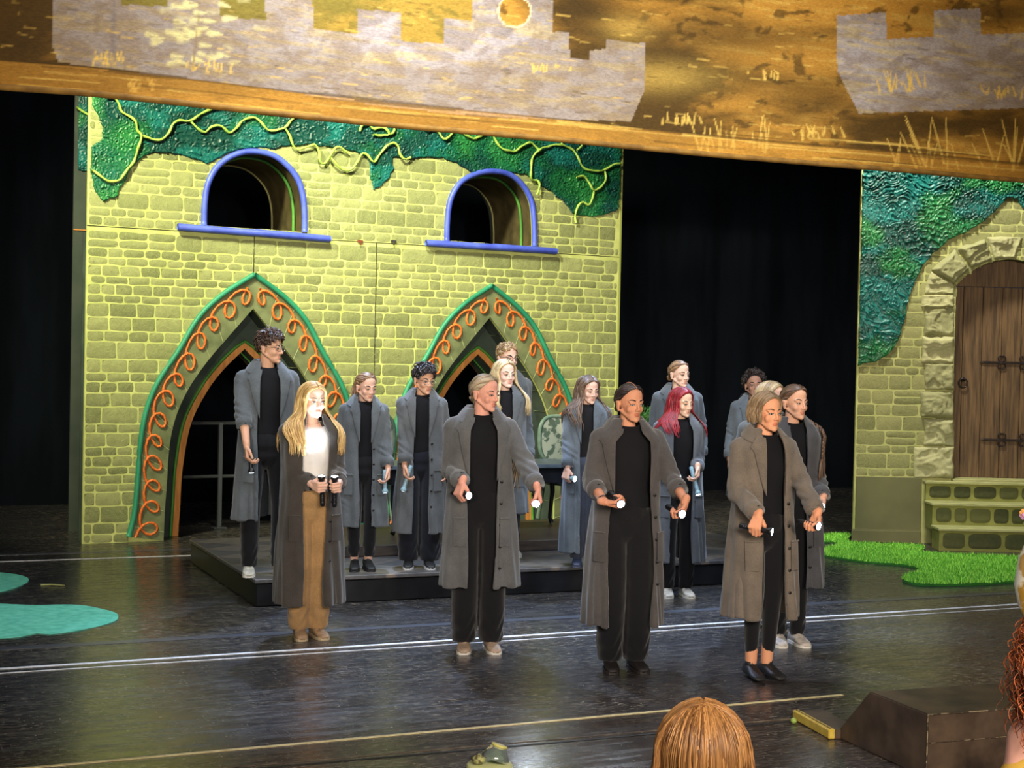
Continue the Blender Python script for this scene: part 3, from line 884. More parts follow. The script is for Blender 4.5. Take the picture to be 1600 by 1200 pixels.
# --- lining of the arches: straight reveal, then an inner flat with a narrower opening
IY = .30
inner2_px = [(278, 832), (281, 790), (285, 731), (298, 662), (324, 610), (351, 575), (382, 545)]
def cw_y(px, py, y): return cw(px, py, y)
half_2 = [cw(px, py, IY) for px, py in inner2_px]
ap_in = half_2[-1][0]
half_2 = [tuple(q) for q in smooth_line(half_2, .06)]
half_2[0] = (half_2[0][0], 0.0)
sh_in = ap_in - apex1
for ai, ap in enumerate((apex1, apex2)):
    def loft(pts2, y0, y1, name, m, z0=None):
        P = np.array(pts2)
        Gd = np.zeros((len(P), 2, 3)); Gd[:, 0, 0::2] = P; Gd[:, 1, 0::2] = P; Gd[:, 0, 1] = y0; Gd[:, 1, 1] = y1
        return MB().grid(Gd[::-1]).build(name, m, castle)
    A1 = arch(half_i, ap)
    # reveal with block joints
    Bm = MB(); P = np.array(A1)
    Gd = np.zeros((len(P), 2, 3)); Gd[:, 0, 0::2] = P; Gd[:, 1, 0::2] = P; Gd[:, 0, 1] = .035; Gd[:, 1, 1] = IY
    Bm.grid(Gd[::-1])
    Pr = resample(A1, step=.24)
    cen = np.array((ap, .8))
    for q in Pr[1:-1]:
        dirc = (cen - q); dirc /= np.linalg.norm(dirc); q2 = q + dirc * .003
        Bm.tube([(q2[0], .03, q2[1]), (q2[0], IY, q2[1])], .003, 4, mi=1)
    Bm.build('arch_reveal', [M_inner, M_olive], castle)
    apn = ap + sh_in
    half_n = [(s_ - ap_in + apn, z_) for s_, z_ in half_2]
    A2 = mirror(half_n, apn)
    rect = [(ap - 1.45, 0)] + A2 + [(ap + 1.45, 0), (ap + 1.45, 2.9), (ap - 1.45, 2.9)]
    if ai == 0: rect[0] = (.03, 0); rect[-1] = (.03, 2.9); rect[-2] = (ap + 1.3, 2.9); rect[-3] = (ap + 1.3, 0)
    else: rect[0] = (ap - 1.25, 0); rect[-1] = (ap - 1.25, 2.9); rect[-3] = (WL - .03, 0); rect[-2] = (WL - .03, 2.9)
    v, f = prism([rect], IY, IY + .02)
    mkobj('inner_flat', v, f, M_inner, castle, smooth=False)
    # green line painted tube and orange board edge, front and rear
    gl = offset_curve(A2, .075)
    MB().tube([(a, IY - .010, b_) for a, b_ in gl if b_ > -.01], .017, 6).build('green_edging', M_dgreen, castle)
    for yy in (IY, IY + .40):
        B_ = MB(); P0 = np.array(A2); P1 = offset_curve(A2, .058 if yy == IY else .06)
        P1[:, 1] = np.maximum(P1[:, 1], 0)
        Gd = np.zeros((len(P0), 4, 3))
        for k, (pp, y_) in enumerate(((P1, yy + .0), (P1, yy - .012), (P0, yy - .012), (P0, yy + .03))):
            Gd[:, k, 0::2] = pp; Gd[:, k, 1] = y_
        B_.grid(Gd); B_.build('board_edge', M_wood2, castle, smooth=False)
    P = np.array(A2); Gd = np.zeros((len(P), 2, 3)); Gd[:, 0, 0::2] = P; Gd[:, 1, 0::2] = P; Gd[:, 0, 1] = IY + .02; Gd[:, 1, 1] = IY + .42
    MB().grid(Gd[::-1]).build('inner_reveal', M_inner, castle)
    gl = offset_curve(A2, -.012)
    MB().tube([(a, IY + .2, b_) for a, b_ in gl if b_ > -.01], .009, 6).build('green_edging', M_dgreen, castle)

# --- windows: deep lining, blue frame tube and sill
for wi, (wn_, ho, sill) in enumerate(((win1, hole1, ((275, 355), (513, 374))), (win2, hole2, ((662, 380), (866, 393))))):
    P = np.array(ho); P = np.vstack([P, P[:1]])
    rings = []
    Gd = np.zeros((len(P), 2, 3)); Gd[:, 0, 0::2] = P; Gd[:, 1, 0::2] = P; Gd[:, 0, 1] = .035; Gd[:, 1, 1] = .22
    MB().grid(Gd[::-1]).build('window_reveal', M_reveal, castle)
    P2 = np.array(shrink(ho, .02)); P2 = np.vstack([P2, P2[:1]])
    Gd = np.zeros((len(P2), 2, 3)); Gd[:, 0, 0::2] = P2; Gd[:, 1, 0::2] = P2; Gd[:, 0, 1] = .23; Gd[:, 1, 1] = .86
    MB().grid(Gd[::-1]).build('window_reveal', M_reveal, castle)
    MB().tube([(a, .225, b_) for a, b_ in P2[:-1]], .016, 8).build('green_edging', M_dgreen, castle)
    P3 = np.array(shrink(ho, .03))
    MB().tube([(a, .86, b_) for a, b_ in P3], .010, 6).build('pale_edging', M_lite, castle)
    MB().tube([(a, -.018, b_) for a, b_ in wn_], .030, 12).build('window_frame', M_blue, castle)
    (sa, za), (sb, zb_) = cw(*sill[0]), cw(*sill[1])
    zc_ = (za + zb_) / 2
    B_ = MB(); B_.tube([(sa, -.055, za), (sa + .01, -.055, za), ((sa + sb) / 2 - .01, -.055, zc_), ((sa + sb) / 2, -.055, zc_ + .003), (sb - .01, -.055, zb_), (sb, -.055, zb_)], [.03, .034, .034, .036, .034, .03], 12)
    B_.build('window_sill', M_blue, castle)

# --- rear flat seen past the left edge
yR = 1.0
rs0 = cw(107, 831, yR)[0]
reveal_holes = [shrink(ho, -.02) for ho in (hole1, hole2)]
rear = [(rs0, 0), (rs0 + .9, 0), (rs0 + .9, 2.9), (WL - .6, 2.9), (WL - .6, 2.5), (WL - .05, 2.5), (WL - .05, WH), (rs0, WH)]
v, f = prism([rear, *reveal_holes], yR, yR + .03)
mkobj('rear_flat', v, f, mat('grey_green_flat', srgb(52, 62, 56), srgb(66, 74, 66), rough=.9, nscale=3), castle, smooth=False)
for zz in (cw(120, 360, yR)[1],):
    MB().bbox(rs0, rs0 + .5, yR - .012, yR, zz, zz + .012, .002).build('joint_bead', M_wood2, castle, smooth=False)

# --- crumpled foliage relief
def foliage(name, poly, parent, y0, seed, ang, cell=.0075, amp=.03, lime=.08):
    P = np.array(poly); lo, hi = P.min(0), P.max(0)
    nx = int((hi[0] - lo[0]) / cell) + 2; nz_ = int((hi[1] - lo[1]) / cell) + 2
    X, Z = np.meshgrid(lo[0] + np.arange(nx) * cell, lo[1] + np.arange(nz_) * cell, indexing='ij')
    a = ang(X, Z) if callable(ang) else np.full(X.shape, ang)
    a = a + (fbm(X * 1.6, Z * 1.6, seed) - .5) * 2.6
    wx = (fbm(X * 3, Z * 3, seed + 1) - .5) * .16; wz = (fbm(X * 3 + 9, Z * 3, seed + 2) - .5) * .16
    u = (X + wx) * np.cos(a) + (Z + wz) * np.sin(a); w_ = -(X + wx) * np.sin(a) + (Z + wz) * np.cos(a)
    r1 = (1 - np.abs(np.sin(math.pi * (w_ * 15 + 3.2 * fbm(u * 2.5, w_ * 5, seed + 3, 3))))) ** 2.2 * (.25 + .75 * vnoise(u * 7, w_ * 14, seed + 21))
    r2 = (1 - np.abs(np.sin(math.pi * ((w_ * .8 + u * .55) * 22 + 3.0 * fbm(u * 4, w_ * 4, seed + 4, 3))))) ** 2.4 * vnoise(u * 9 + 5, w_ * 9, seed + 22)
    r3 = fbm(X * 9, Z * 9, seed + 6, 3)
    H = (r1 * .75 + r2 * .5 + r3 * .30)
    ins = inpoly(X + (vnoise(X * 20, Z * 20, seed + 7) - .5) * .02, Z + (vnoise(X * 20 + 5, Z * 20, seed + 8) - .5) * .02, poly)
    # keep cells whose four corners are inside; drop the rim to the panel
    k = ins.copy(); er = ins.copy()
    er[1:, :] &= ins[:-1, :]; er[:-1, :] &= ins[1:, :]; er[:, 1:] &= ins[:, :-1]; er[:, :-1] &= ins[:, 1:]
    Y = y0 - .008 - amp * 1.1 * H
    Y = np.where(er, Y, y0)
    G_ = np.stack([X, Y, Z], -1)
    cellm = ins[:-1, :-1] & ins[1:, :-1] & ins[1:, 1:] & ins[:-1, 1:]
    idx = np.arange(nx * nz_).reshape(nx, nz_)
    Fq = np.stack([idx[:-1, :-1], idx[1:, :-1], idx[1:, 1:], idx[:-1, 1:]], -1)[cellm]
    used = np.unique(Fq); mp_ = np.zeros(nx * nz_, int); mp_[used] = np.arange(len(used))
    t1 = lin(10, 66, 60); t2 = lin(18, 104, 100); t3 = lin(18, 92, 52); t4 = lin(48, 136, 66)
    c1 = fbm(X * 3.3 + 3, Z * 6, seed + 11, 4); c2 = fbm(X * 2.6, Z * 3.2 + 5, seed + 12, 4)
    cc = mixn(np.broadcast_to(t1, G_.shape), t2, sstep(.4, .62, c1))
    cc = mixn(cc, t3, sstep(.45, .6, c2) * .8)
    cc = mixn(cc, t4, sstep(.66 - lime, .82 - lime * .3, c2) * .5)
    return mkobj(name, G_.reshape(-1, 3)[used], mp_[Fq], M_leaf, parent, cols=cc.reshape(-1, 3)[used])
def leaf_mat():
    m, nt, b = _new('painted_crumpled_cloth')
    a = nt.nodes.new('ShaderNodeAttribute'); a.attribute_name = 'paint'
    nt.links.new(a.outputs['Color'], b.inputs['Base Color'])
    b.inputs['Roughness'].default_value = .42; b.inputs['Specular IOR Level'].default_value = .5
    bump(nt, b, noise(nt, coords(nt), 60, 3), .10, .004)
    return m
M_leaf = leaf_mat()
lp = [(143, 60), (143, 165), (152, 180), (158, 198), (160, 213), (152, 222), (143, 228), (141, 268), (143, 280), (150, 300), (160, 318), (172, 312), (184, 308), (191, 290), (206, 262), (222, 246), (240, 238), (265, 240), (290, 245), (310, 251), (326, 257), (340, 248), (362, 238), (392, 232), (430, 233), (446, 228), (480, 227), (520, 231), (550, 236), (572, 246), (576, 252), (578, 276), (583, 299), (596, 290), (609, 278), (615, 262), (614, 247), (640, 249), (665, 246), (690, 248), (715, 257), (738, 272), (765, 266), (790, 270), (822, 274), (838, 287), (862, 301), (880, 318), (897, 336), (925, 339), (950, 335), (967, 327), (971, 150)]
lpw = [cw(*p) for p in lp]
lpw[0] = (lpw[0][0], WH - .02); lpw[-1] = (WL, WH - .02); lpw = [(min(max(a, 0.004), WL), b_) for a, b_ in lpw]
foliage('foliage', lpw, castle, -.004, 5, lambda x, z: np.where(x < .8, 1.0 - (x - .3) * 1.0, .1 + .8 * np.clip((x - 4.4), 0, 1) * 1.0))
lr = [cw(*p, yR) for p in [(118, 160), (118, 265), (130, 270), (145, 276), (160, 276), (160, 100)]]
lr = [(rs0 + .03, WH - .1), (rs0 + .03, lr[1][1]), (rs0 + .15, lr[2][1]), (rs0 + .5, lr[3][1]), (rs0 + .5, WH - .1)]
foliage('foliage', lr, castle, yR - .002, 9, .2)

vines = [
 [(165, 152), (175, 153), (185, 165), (188, 175), (200, 182), (210, 190), (213, 205), (220, 213), (214, 232), (209, 250), (200, 262), (190, 275), (185, 282), (172, 285), (160, 280), (150, 271), (142, 266)],
 [(220, 213), (232, 217), (250, 219), (262, 208), (268, 195), (280, 188), (295, 190), (310, 180), (325, 173), (345, 166)],
 [(295, 190), (305, 200), (318, 208), (328, 199), (342, 197), (357, 208), (368, 200), (378, 188), (395, 184), (405, 192), (415, 203), (430, 204), (443, 200), (452, 190), (462, 182), (480, 179)],
 [(443, 200), (450, 213), (455, 226), (463, 234), (480, 230), (490, 227), (497, 240), (496, 251), (503, 257), (513, 246), (522, 232), (530, 232), (537, 238), (544, 240)],
 [(513, 246), (528, 262), (541, 267), (552, 259), (563, 242), (570, 242), (580, 254), (587, 248), (598, 233), (609, 224), (620, 229), (622, 242), (630, 250), (639, 247)],
 [(560, 206), (562, 198), (573, 195), (582, 202), (595, 200), (602, 205), (606, 211), (598, 212), (580, 212)],
 [(606, 211), (612, 207), (615, 194)],
 [(660, 199), (665, 205), (672, 202), (682, 206), (692, 219), (702, 212), (711, 202), (725, 212), (738, 217), (750, 213), (762, 207), (770, 216), (780, 232), (800, 237), (812, 230), (825, 223), (835, 231), (840, 236)],
 [(836, 305), (840, 290), (837, 282), (827, 280), (827, 260), (831, 245), (843, 232), (855, 230), (865, 227), (877, 228), (890, 233), (898, 243), (905, 258), (915, 266), (930, 268), (945, 265), (956, 258), (971, 255)],
 [(898, 236), (905, 229), (908, 220)], [(875, 227), (873, 217)],
 [(942, 267), (943, 280), (938, 291), (925, 299), (918, 288), (912, 278), (905, 276), (897, 278)],
 [(925, 299), (922, 310), (917, 321), (908, 316), (900, 322), (896, 335), (897, 349)],
]
for i, vv in enumerate(vines):
    P = smooth_line([cw(*p) for p in vv], .03)
    w1 = (vnoise(np.arange(len(P)) * .6, np.zeros(len(P)), i) - .5) * .012
    pts = [(min(a, WL - .01), -.045 - .008 * math.sin(k * .7), b_ + w1[k]) for k, (a, b_) in enumerate(P)]
    MB().tube(pts, .0125 * (1 + .2 * np.sin(np.arange(len(pts)) * 1.3 + i)), 7).build('vine', M_vine, castle)
P = [cw(118, 168, yR), cw(128, 175, yR), cw(142, 183, yR)]
MB().tube([(a, yR - .04, b_) for a, b_ in smooth_line(P, .03)], .013, 7).build('vine', M_vine, castle)

# --- metal railing in the left doorway
rb = cw(344, 838, .82)
M_steel = mat('grey_steel', srgb(120, 126, 132), rough=.4, metal=.6)
rail = thing('metal_railing', 'grey two-bar metal handrail standing in the left castle archway', 'railing', (W0.x, W0.y, 0), WANG)
ra = [cw(px_, py_, .82) for px_, py_ in ((295, 661), (400, 664), (302, 745), (400, 748), (345, 661))]
MB().bbox(ra[4][0] - .022, ra[4][0] + .022, .80, .84, 0, ra[0][1] + .01, .004).build('post', M_steel, rail, smooth=False)
MB().bbox(ra[4][0] + .9, ra[4][0] + .944, .80, .84, 0, ra[0][1] + .01, .004).build('post', M_steel, rail, smooth=False)
MB().tube([(ra[0][0] - .05, .82, ra[0][1]), (ra[0][0] + 1.2, .82, ra[0][1])], .02, 10).build('top_rail', M_steel, rail)
MB().tube([(ra[0][0] - .05, .82, ra[2][1]), (ra[0][0] + 1.2, .82, ra[2][1])], .018, 10).build('middle_rail', M_steel, rail)
MB().bbox(ra[4][0] - .07, ra[4][0] + .07, .76, .88, 0, .012, .003).build('foot_plate', M_steel, rail, smooth=False)
# ================================================================ gate wall at the right
Q0 = ground(1332, 846); q1 = ground(1442, 849.5)
GANG = math.atan2(q1.y - Q0.y, q1.x - Q0.x)
GANG = R(-.5)
GU = Vector((math.cos(GANG), math.sin(GANG), 0)); GN = Vector((GU.y, -GU.x, 0))
gate = thing('gate_wall', 'olive stone gate flat with plank door and green draped foliage at right', 'scenery wall', (Q0.x, Q0.y, 0), GANG)
gw = make_loc(Q0, GU, GN)
GL = 3.3; GH = 4.4
xc = gw(1576, 600)[0]
xl = gw(1490, 600)[0]; zs_ = gw(1490, 446)[1]; zt = gw(1576, 405)[1]; zb0 = gw(1490, 748)[1]
z748 = gw(1390, 745)[1]
hw_ = xc - xl
def arc_pts(k=1.0, n=24, add=0.0):
    # segmental head
    rise = (zt - zs_); rad = (hw_ ** 2 + rise ** 2) / (2 * rise); cz = zt - rad
    a0 = math.asin(hw_ / rad)
    return [(xc + (rad + add) * math.sin(a), cz + (rad + add) * math.cos(a)) for a in np.linspace(-a0, a0, n)], rad, cz, a0
AP, rad_, cz_, a0_ = arc_pts()
M_gstone = stone_mat('gate_stone', srgb(116, 116, 78), srgb(148, 146, 100), srgb(172, 172, 112))
M_gmortar = mat('gate_mortar', srgb(168, 170, 104), srgb(190, 188, 124), rough=.9, nscale=6, bscale=50, bstr=.3)
M_quoin = mat('quoin_stone', srgb(146, 144, 104), srgb(180, 176, 132), rough=.9, nscale=9, attr='mix', lo=.25, hi=.75, bscale=30, bstr=.4, bdist=.01)
M_plinth = mat('plinth_olive', srgb(98, 96, 64), srgb(112, 110, 74), rough=.8, nscale=2)
outer = [(0, 0), (xl, 0)] + AP + [(2 * xc - xl, 0), (GL, 0), (GL, GH), (0, GH)]
v, f = prism([outer], 0, .04)
mkobj('wall_panel', v, f, M_gmortar, gate, smooth=False)
hole = [(xl, 0)] + AP + [(2 * xc - xl, 0)]
stones(0.01, GL - .01, z748, GH, 21, [hole], hs=(.075, .085, .12, .15)).build('stone_facing', M_gstone, gate, attr=True)
# plinth with skirting
z826 = gw(1380, 828)[1]
S0X = gw(1440, 800)[0]
MB().bbox(.02, S0X - .012, -.03, -.001, 0, z748, .005).build('plinth', M_plinth, gate, smooth=False)
MB().bbox(-.02, S0X - .014, -.055, -.028, 0, z826, .005).bbox(-.02, S0X - .014, -.05, -.03, z826, z826 + .008, .002).build('skirting', M_plinth, gate, smooth=False)
# jamb, relief quoins and arch stones
def rough_block(poly, y, th, seed):
    """polygonal stone with a rough face"""
    P = np.array(poly); lo, hi = P.min(0), P.max(0); c = P.mean(0)
    n_ = 30
    # quad patch mapping (4 corners)
    U, Vv = np.meshgrid(np.linspace(0, 1, n_), np.linspace(0, 1, n_), indexing='ij')
    p00, p10, p11, p01 = [P[i] for i in (0, 1, 2, 3)]
    X = (1 - U) * (1 - Vv) * p00[0] + U * (1 - Vv) * p10[0] + U * Vv * p11[0] + (1 - U) * Vv * p01[0]
    Z = (1 - U) * (1 - Vv) * p00[1] + U * (1 - Vv) * p10[1] + U * Vv * p11[1] + (1 - U) * Vv * p01[1]
    ed = np.minimum(np.minimum(U, 1 - U), np.minimum(Vv, 1 - Vv))
    X = X + (vnoise(X * 14, Z * 14, seed) - .5) * .02 * (ed == 0); Z = Z + (vnoise(X * 14, Z * 14, seed + 5) - .5) * .02 * (ed == 0)
    face = np.clip(ed / .12, 0, 1) ** .5 * th + (np.floor((fbm(X * 4 + Z * 2, Z * 6 - X * 2, seed, 2)) * 6) / 6 - .5) * .12 * np.clip(ed / .14, 0, 1) + (fbm(X * 18, Z * 18, seed + 2, 3) - .5) * .03 * (ed > 0)
    Y = y - np.where(ed == 0, 0, np.maximum(face, .01))
    return np.stack([X, Y, Z], -1)
def gq(x, y): return gw(x, y)
quoins = [(1440, 461, 1490, 480), (1444, 482, 1490, 523), (1440, 526, 1490, 567), (1444, 568, 1490, 609), (1438, 612, 1489.5, 652), (1444, 655, 1489.5, 696), (1428, 698, 1489, 747)]
for i, (xa, ya, xb, yb) in enumerate(quoins):
    a = gq(xa, yb); b_ = gq(xb, yb); c = gq(xb, ya); d = gq(xa, ya)
    MB().grid(rough_block([a, b_, c, d], -.005, .05, 40 + i), val=random.Random(i).random()).build('quoin', M_quoin, gate, attr=True)
    m_ = lambda p: (2 * xc - p[0], p[1])
    MB().grid(rough_block([m_(b_), m_(a), m_(d), m_(c)], -.005, .05, 60 + i), val=random.Random(i + 9).random()).build('quoin', M_quoin, gate, attr=True)
vs_ = [([(1444, 459), (1490, 459), (1490, 446), (1454, 424)]), ([(1453, 422), (1490, 444), (1514, 420), (1492, 390)]), ([(1496, 388), (1517, 419), (1550, 405), (1538, 373)]), ([(1541, 371), (1553, 404), (1584, 403), (1598, 370)])]
for i, q in enumerate(vs_):
    P = [gq(*p) for p in q]
    MB().grid(rough_block(P, -.005, .05, 80 + i), val=random.Random(i + 30).random()).build('arch_stone', M_quoin, gate, attr=True)
    if i < 3:
        Pm = [(2 * xc - a, b_) for a, b_ in P]
        MB().grid(rough_block([Pm[1], Pm[0], Pm[3], Pm[2]], -.005, .05, 90 + i), val=random.Random(i + 50).random()).build('arch_stone', M_quoin, gate, attr=True)
# reveal
P = np.array([(xl, zb0)] + AP + [(2 * xc - xl, zb0)])
Gd = np.zeros((len(P), 2, 3)); Gd[:, 0, 0::2] = P; Gd[:, 1, 0::2] = P; Gd[:, 0, 1] = .04; Gd[:, 1, 1] = .26
MB().grid(Gd[::-1]).build('door_reveal', mat('olive_reveal', srgb(92, 92, 58), rough=.9), gate)
# plank door
M_plank = mat('brown_planks', srgb(74, 54, 36), srgb(118, 90, 60), rough=.65, nscale=4.5, stretch=(9, 9, .6), lo=.35, hi=.65, bscale=9, bstr=.35, bdist=.004)
M_iron = mat('dark_iron', srgb(38, 32, 32), srgb(58, 48, 46), rough=.45, metal=.5, nscale=20)
door = MB()
pw = gw(1521, 600)[0] - gw(1490, 600)[0]
z447 = gw(1540, 447)[1]
x = xl - .05; k = 0
while x < 2 * xc - xl + .05:
    door.bbox(x + .002, x + pw - .002, .24, .27, zb0, z447, .004, val=random.Random(k).random()); x += pw; k += 1
x = xl - .05; k = 0
DR = door.build('plank_door', M_plank, gate, smooth=False, attr=True)
MB().bbox(xl - .02, 2 * xc - xl + .02, .22, .26, z447 + .004, zt + .05, .004).build('door_head', M_plank, gate, smooth=False, attr=True)
for hy in (566, 687):
    z_ = gw(1540, hy, .22)[1]; x0 = gw(1536, hy, .22)[0]; x1 = 2 * xc - xl - .03
    B_ = MB(); B_.bbox(x0, x1, .222, .242, z_ - .012, z_ + .012, .004)
    B_.add(*MB().tube([(x0 + .005, .232, z_), (x0 - .03, .232, z_)], [.012, .004], 6).arrays())
    for cxp in (gw(1566, hy, .22)[0], gw(1600, hy, .22)[0]):
        for sg in (1, -1):
            for dr in (1, -1):
                pts = [(cxp + dr * (.012 + .028 * math.sin(t)), .228, z_ + sg * (.04 - .028 * math.cos(t) + .0)) for t in np.linspace(-.2, 4.4, 14)]
                B_.tube(pts, np.linspace(.008, .005, 14), 6)
    B_.build('hinge', M_iron, DR, smooth=False)
hx, hz = gw(1505, 598, .215)
B_ = MB(); t = np.linspace(0, 2 * math.pi, 22)
B_.tube([(hx + .045 * math.sin(a), .215, hz - .005 + .045 * math.cos(a)) for a in t], .009, 8, caps=False)
B_.build('ring_handle', M_iron, DR)
MB().lathe([(.0, -.01), (.026, -.01), (.026, 0), (.012, .01), (0, .012)], 14, Matrix.Translation((hx, .235, hz + .035)) @ Matrix.Rotation(R(90), 4, 'X')).build('handle_rose', M_iron, DR)
# foliage
gp = [(1340, 150), (1338, 573), (1350, 568), (1366, 566), (1385, 556), (1397, 543), (1406, 528), (1413, 503), (1420, 465), (1430, 440), (1440, 420), (1455, 400), (1480, 377), (1510, 364), (1540, 345), (1562, 322), (1574, 310), (1588, 312), (1598, 328), (1612, 350), (1650, 380), (1700, 420), (1740, 470), (1770, 560), (1790, 560), (1790, 150)]
gpw = [gw(*p) for p in gp]
gpw = [(min(max(a, .004), GL - .01), min(b_, GH - .02)) for a, b_ in gpw]
foliage('foliage', gpw, gate, -.012, 31, lambda x, z: .25 - .35 * np.clip((2.6 - z), -.6, 1), amp=.045, lime=.12)

# ---------------------------------------------------------------- stone steps
s0 = gw(1440, 800)[0]
zz = [gw(1445, 749.5)[1], gw(1445, 783 )[1], gw(1445, 822)[1]]
steps = thing('stone_steps', 'three olive stone steps leading up to the plank door', 'steps', (Q0.x, Q0.y, 0), GANG)
M_tread = mat('tread_board', srgb(150, 150, 98), srgb(182, 180, 124), rough=.7, nscale=6, stretch=(1, 6, 6))
M_riser = mat('riser_mortar', srgb(128, 130, 66), srgb(148, 148, 80), rough=.9, nscale=5)
M_rstone = mat('riser_stone', srgb(66, 70, 40), srgb(96, 98, 56), rough=.9, nscale=26, attr='mix', lo=.25, hi=.75, bscale=30, bstr=.5)
front = [-.10, -.36, -.62]
tops = [gw(1445, 750)[1]]
def zat(y, py, px=1446): return gw(px, py, y)[1]
tops = [zat(front[0], 751), zat(front[1], 785), zat(front[2], 824)]
lows = [tops[1] , tops[2], 0.0]
sx1 = GL - .1
for k in range(3):
    y_ = front[k]
    st = MB().bbox(s0 + .01, sx1, y_, -.06 if k == 0 else front[k - 1] + .0, 0 if k == 2 else lows[k] - .05, tops[k] - .03, .003).build('riser', M_riser, steps, smooth=False)
    MB().bbox(s0 - .005, sx1 + .02, y_ - .03, (-.06 if k == 0 else front[k - 1]), tops[k] - .03, tops[k], .006).build('tread', M_tread, steps, smooth=False)
    # rounded painted stones  on the riser
    rg = random.Random(k + 70); B_ = MB(); x = s0 + .03
    z0_ = (lows[k] if k < 2 else 0) + .02; z1_ = tops[k] - .045
    while x < sx1 - .1:
        w_ = rg.uniform(.15, .26) if k < 2 else rg.uniform(.24, .36)
        U, Vv = np.meshgrid(np.linspace(-1, 1, 9), np.linspace(-1, 1, 9), indexing='ij')
        rr_ = np.maximum(np.abs(U), np.abs(Vv)) / np.maximum((np.abs(U) ** 5 + np.abs(Vv) ** 5) ** .2, 1e-6)
        X = x + w_ / 2 + U * rr_ * (w_ / 2 - .014); Z = (z0_ + z1_) / 2 + Vv * rr_ * ((z1_ - z0_) / 2 - .004)
        ed = np.maximum(np.abs(U), np.abs(Vv))
        Y = y_ - np.where(ed >= .999, -.001, .008) - np.where(ed >= .999, 0, (vnoise(X * 40, Z * 40, 3) - .5) * .006)
        B_.grid(np.stack([X, Y, Z], -1), val=rg.random()); x += w_
    B_.build('riser_stones', M_rstone, steps, attr=True)
MB().bbox(xl + .004, 2 * xc - xl - .004, -.055, .24, 0.001, zb0, .004).build('threshold', M_tread, gate, smooth=False)
# ================================================================ furniture behind the cast
M_tbl = mat('black_table', srgb(22, 24, 30), srgb(36, 38, 46), rough=.3)
M_tbltop = mat('slate_tabletop', srgb(84, 96, 110), srgb(108, 120, 134), rough=.35)
TB = atd(745, 722, 12.9)
zst = .292
tbl = thing('long_table', 'long black table with grey top behind the middle performers', 'table', (TB.x, TB.y, zst), R(PANG))
th_ = TB.z - zst
TLn = 1.84 / 2
MB().bbox(-TLn, TLn, -.33, .33, th_ - .035, th_, .006).build('tabletop', M_tbltop, tbl, smooth=False)
MB().bbox(-TLn + .04, TLn - .04, -.29, .29, th_ - .17, th_ - .035, .006).build('apron', M_tbl, tbl, smooth=False)
for sx in (-1, 1):
    for sy in (-1, 1):
        MB().tube([(sx * (TLn - .08), sy * .25, th_ - .1), (sx * (TLn - .06), sy * .26, th_ * .5), (sx * (TLn - .09), sy * .25, .06), (sx * (TLn - .06), sy * .27, 0.016)], [.03, .022, .016, .022], 10).build('leg', M_tbl, tbl)

M_chair = mat('pale_green_paint', srgb(112, 140, 122), srgb(142, 166, 148), rough=.5, nscale=10)
M_uph = mat('cream_brocade', srgb(190, 196, 178), srgb(92, 112, 98), rough=.8, nscale=13, lo=.50, hi=.56)
def make_chair(name, label, loc, rz, group=None):
    t = thing(name, label, 'chair', loc, rz, group)
    # round-cornered oval back in a frame
    a = np.linspace(0, 2 * math.pi, 37)
    ex = lambda c: np.sign(c) * np.abs(c) ** .7
    ring = [( .20 * ex(math.cos(q)) , .21 + .02 * math.sin(q), .75 + .22 * ex(math.sin(q))) for q in a]
    MB().tube(ring, .02, 8, caps=False).build('back_frame', M_chair, t)
    B_ = MB()
    rr_ = np.linspace(0, 1, 6)
    Gd = np.array([[(.185 * k * ex(math.cos(q)), .195 - .02 * (1 - k * k) + .02 * k * math.sin(q), .75 + .205 * k * ex(math.sin(q))) for q in a[:-1]] for k in rr_])
    B_.grid(Gd, closev=True); Gb = Gd.copy(); Gb[..., 1] = .22; B_.grid(Gb[::-1], closev=True)
    B_.build('backrest', M_uph, t)
    B_ = MB(); prof = []
    Gd = np.array([[(.225 * k * ex(math.cos(q)), -.0 + .215 * k * ex(math.sin(q)), z) for q in a[:-1]] for k, z in ((.0, .40), (1, .40), (1.04, .42), (1.0, .46), (.7, .485), (0, .49))])
    B_.grid(Gd, closev=True); B_.build('seat', M_uph, t)
    Gd = np.array([[(.235 * k * ex(math.cos(q)), .225 * k * ex(math.sin(q)), z) for q in a[:-1]] for k, z in ((0, .35), (1, .35), (1, .40), (0, .40))])
    MB().grid(Gd, closev=True).build('seat_frame', M_chair, t)
    for sx in (-1, 1):
        MB().tube([(sx * .18, -.17, .37), (sx * .205, -.20, .26), (sx * .185, -.18, .12), (sx * .195, -.20, .03), (sx * .205, -.225, .018)], [.028, .026, .016, .014, .02], 8).build('leg', M_chair, t)
        MB().tube([(sx * .17, .18, .37), (sx * .17, .20, .2), (sx * .18, .24, .014)], [.024, .02, .018], 8).build('leg', M_chair, t)
        MB().tube([(sx * .17, .19, .38), (sx * .175, .205, .5), (sx * .19, .21, .62)], .017, 8).build('back_post', M_chair, t)
    return t
c1 = atd(887, 700, 13.7)
make_chair('upholstered_chair', 'pale green chair with oval patterned back at the right end of the long table', (c1.x + .02, c1.y, zst), R(PANG + 10))
c2 = atd(566, 700, 13.5)
make_chair('upholstered_chair', 'pale green curved-leg chair mostly hidden behind the girl with the ponytail', (c2.x, c2.y, zst), R(PANG + 200))

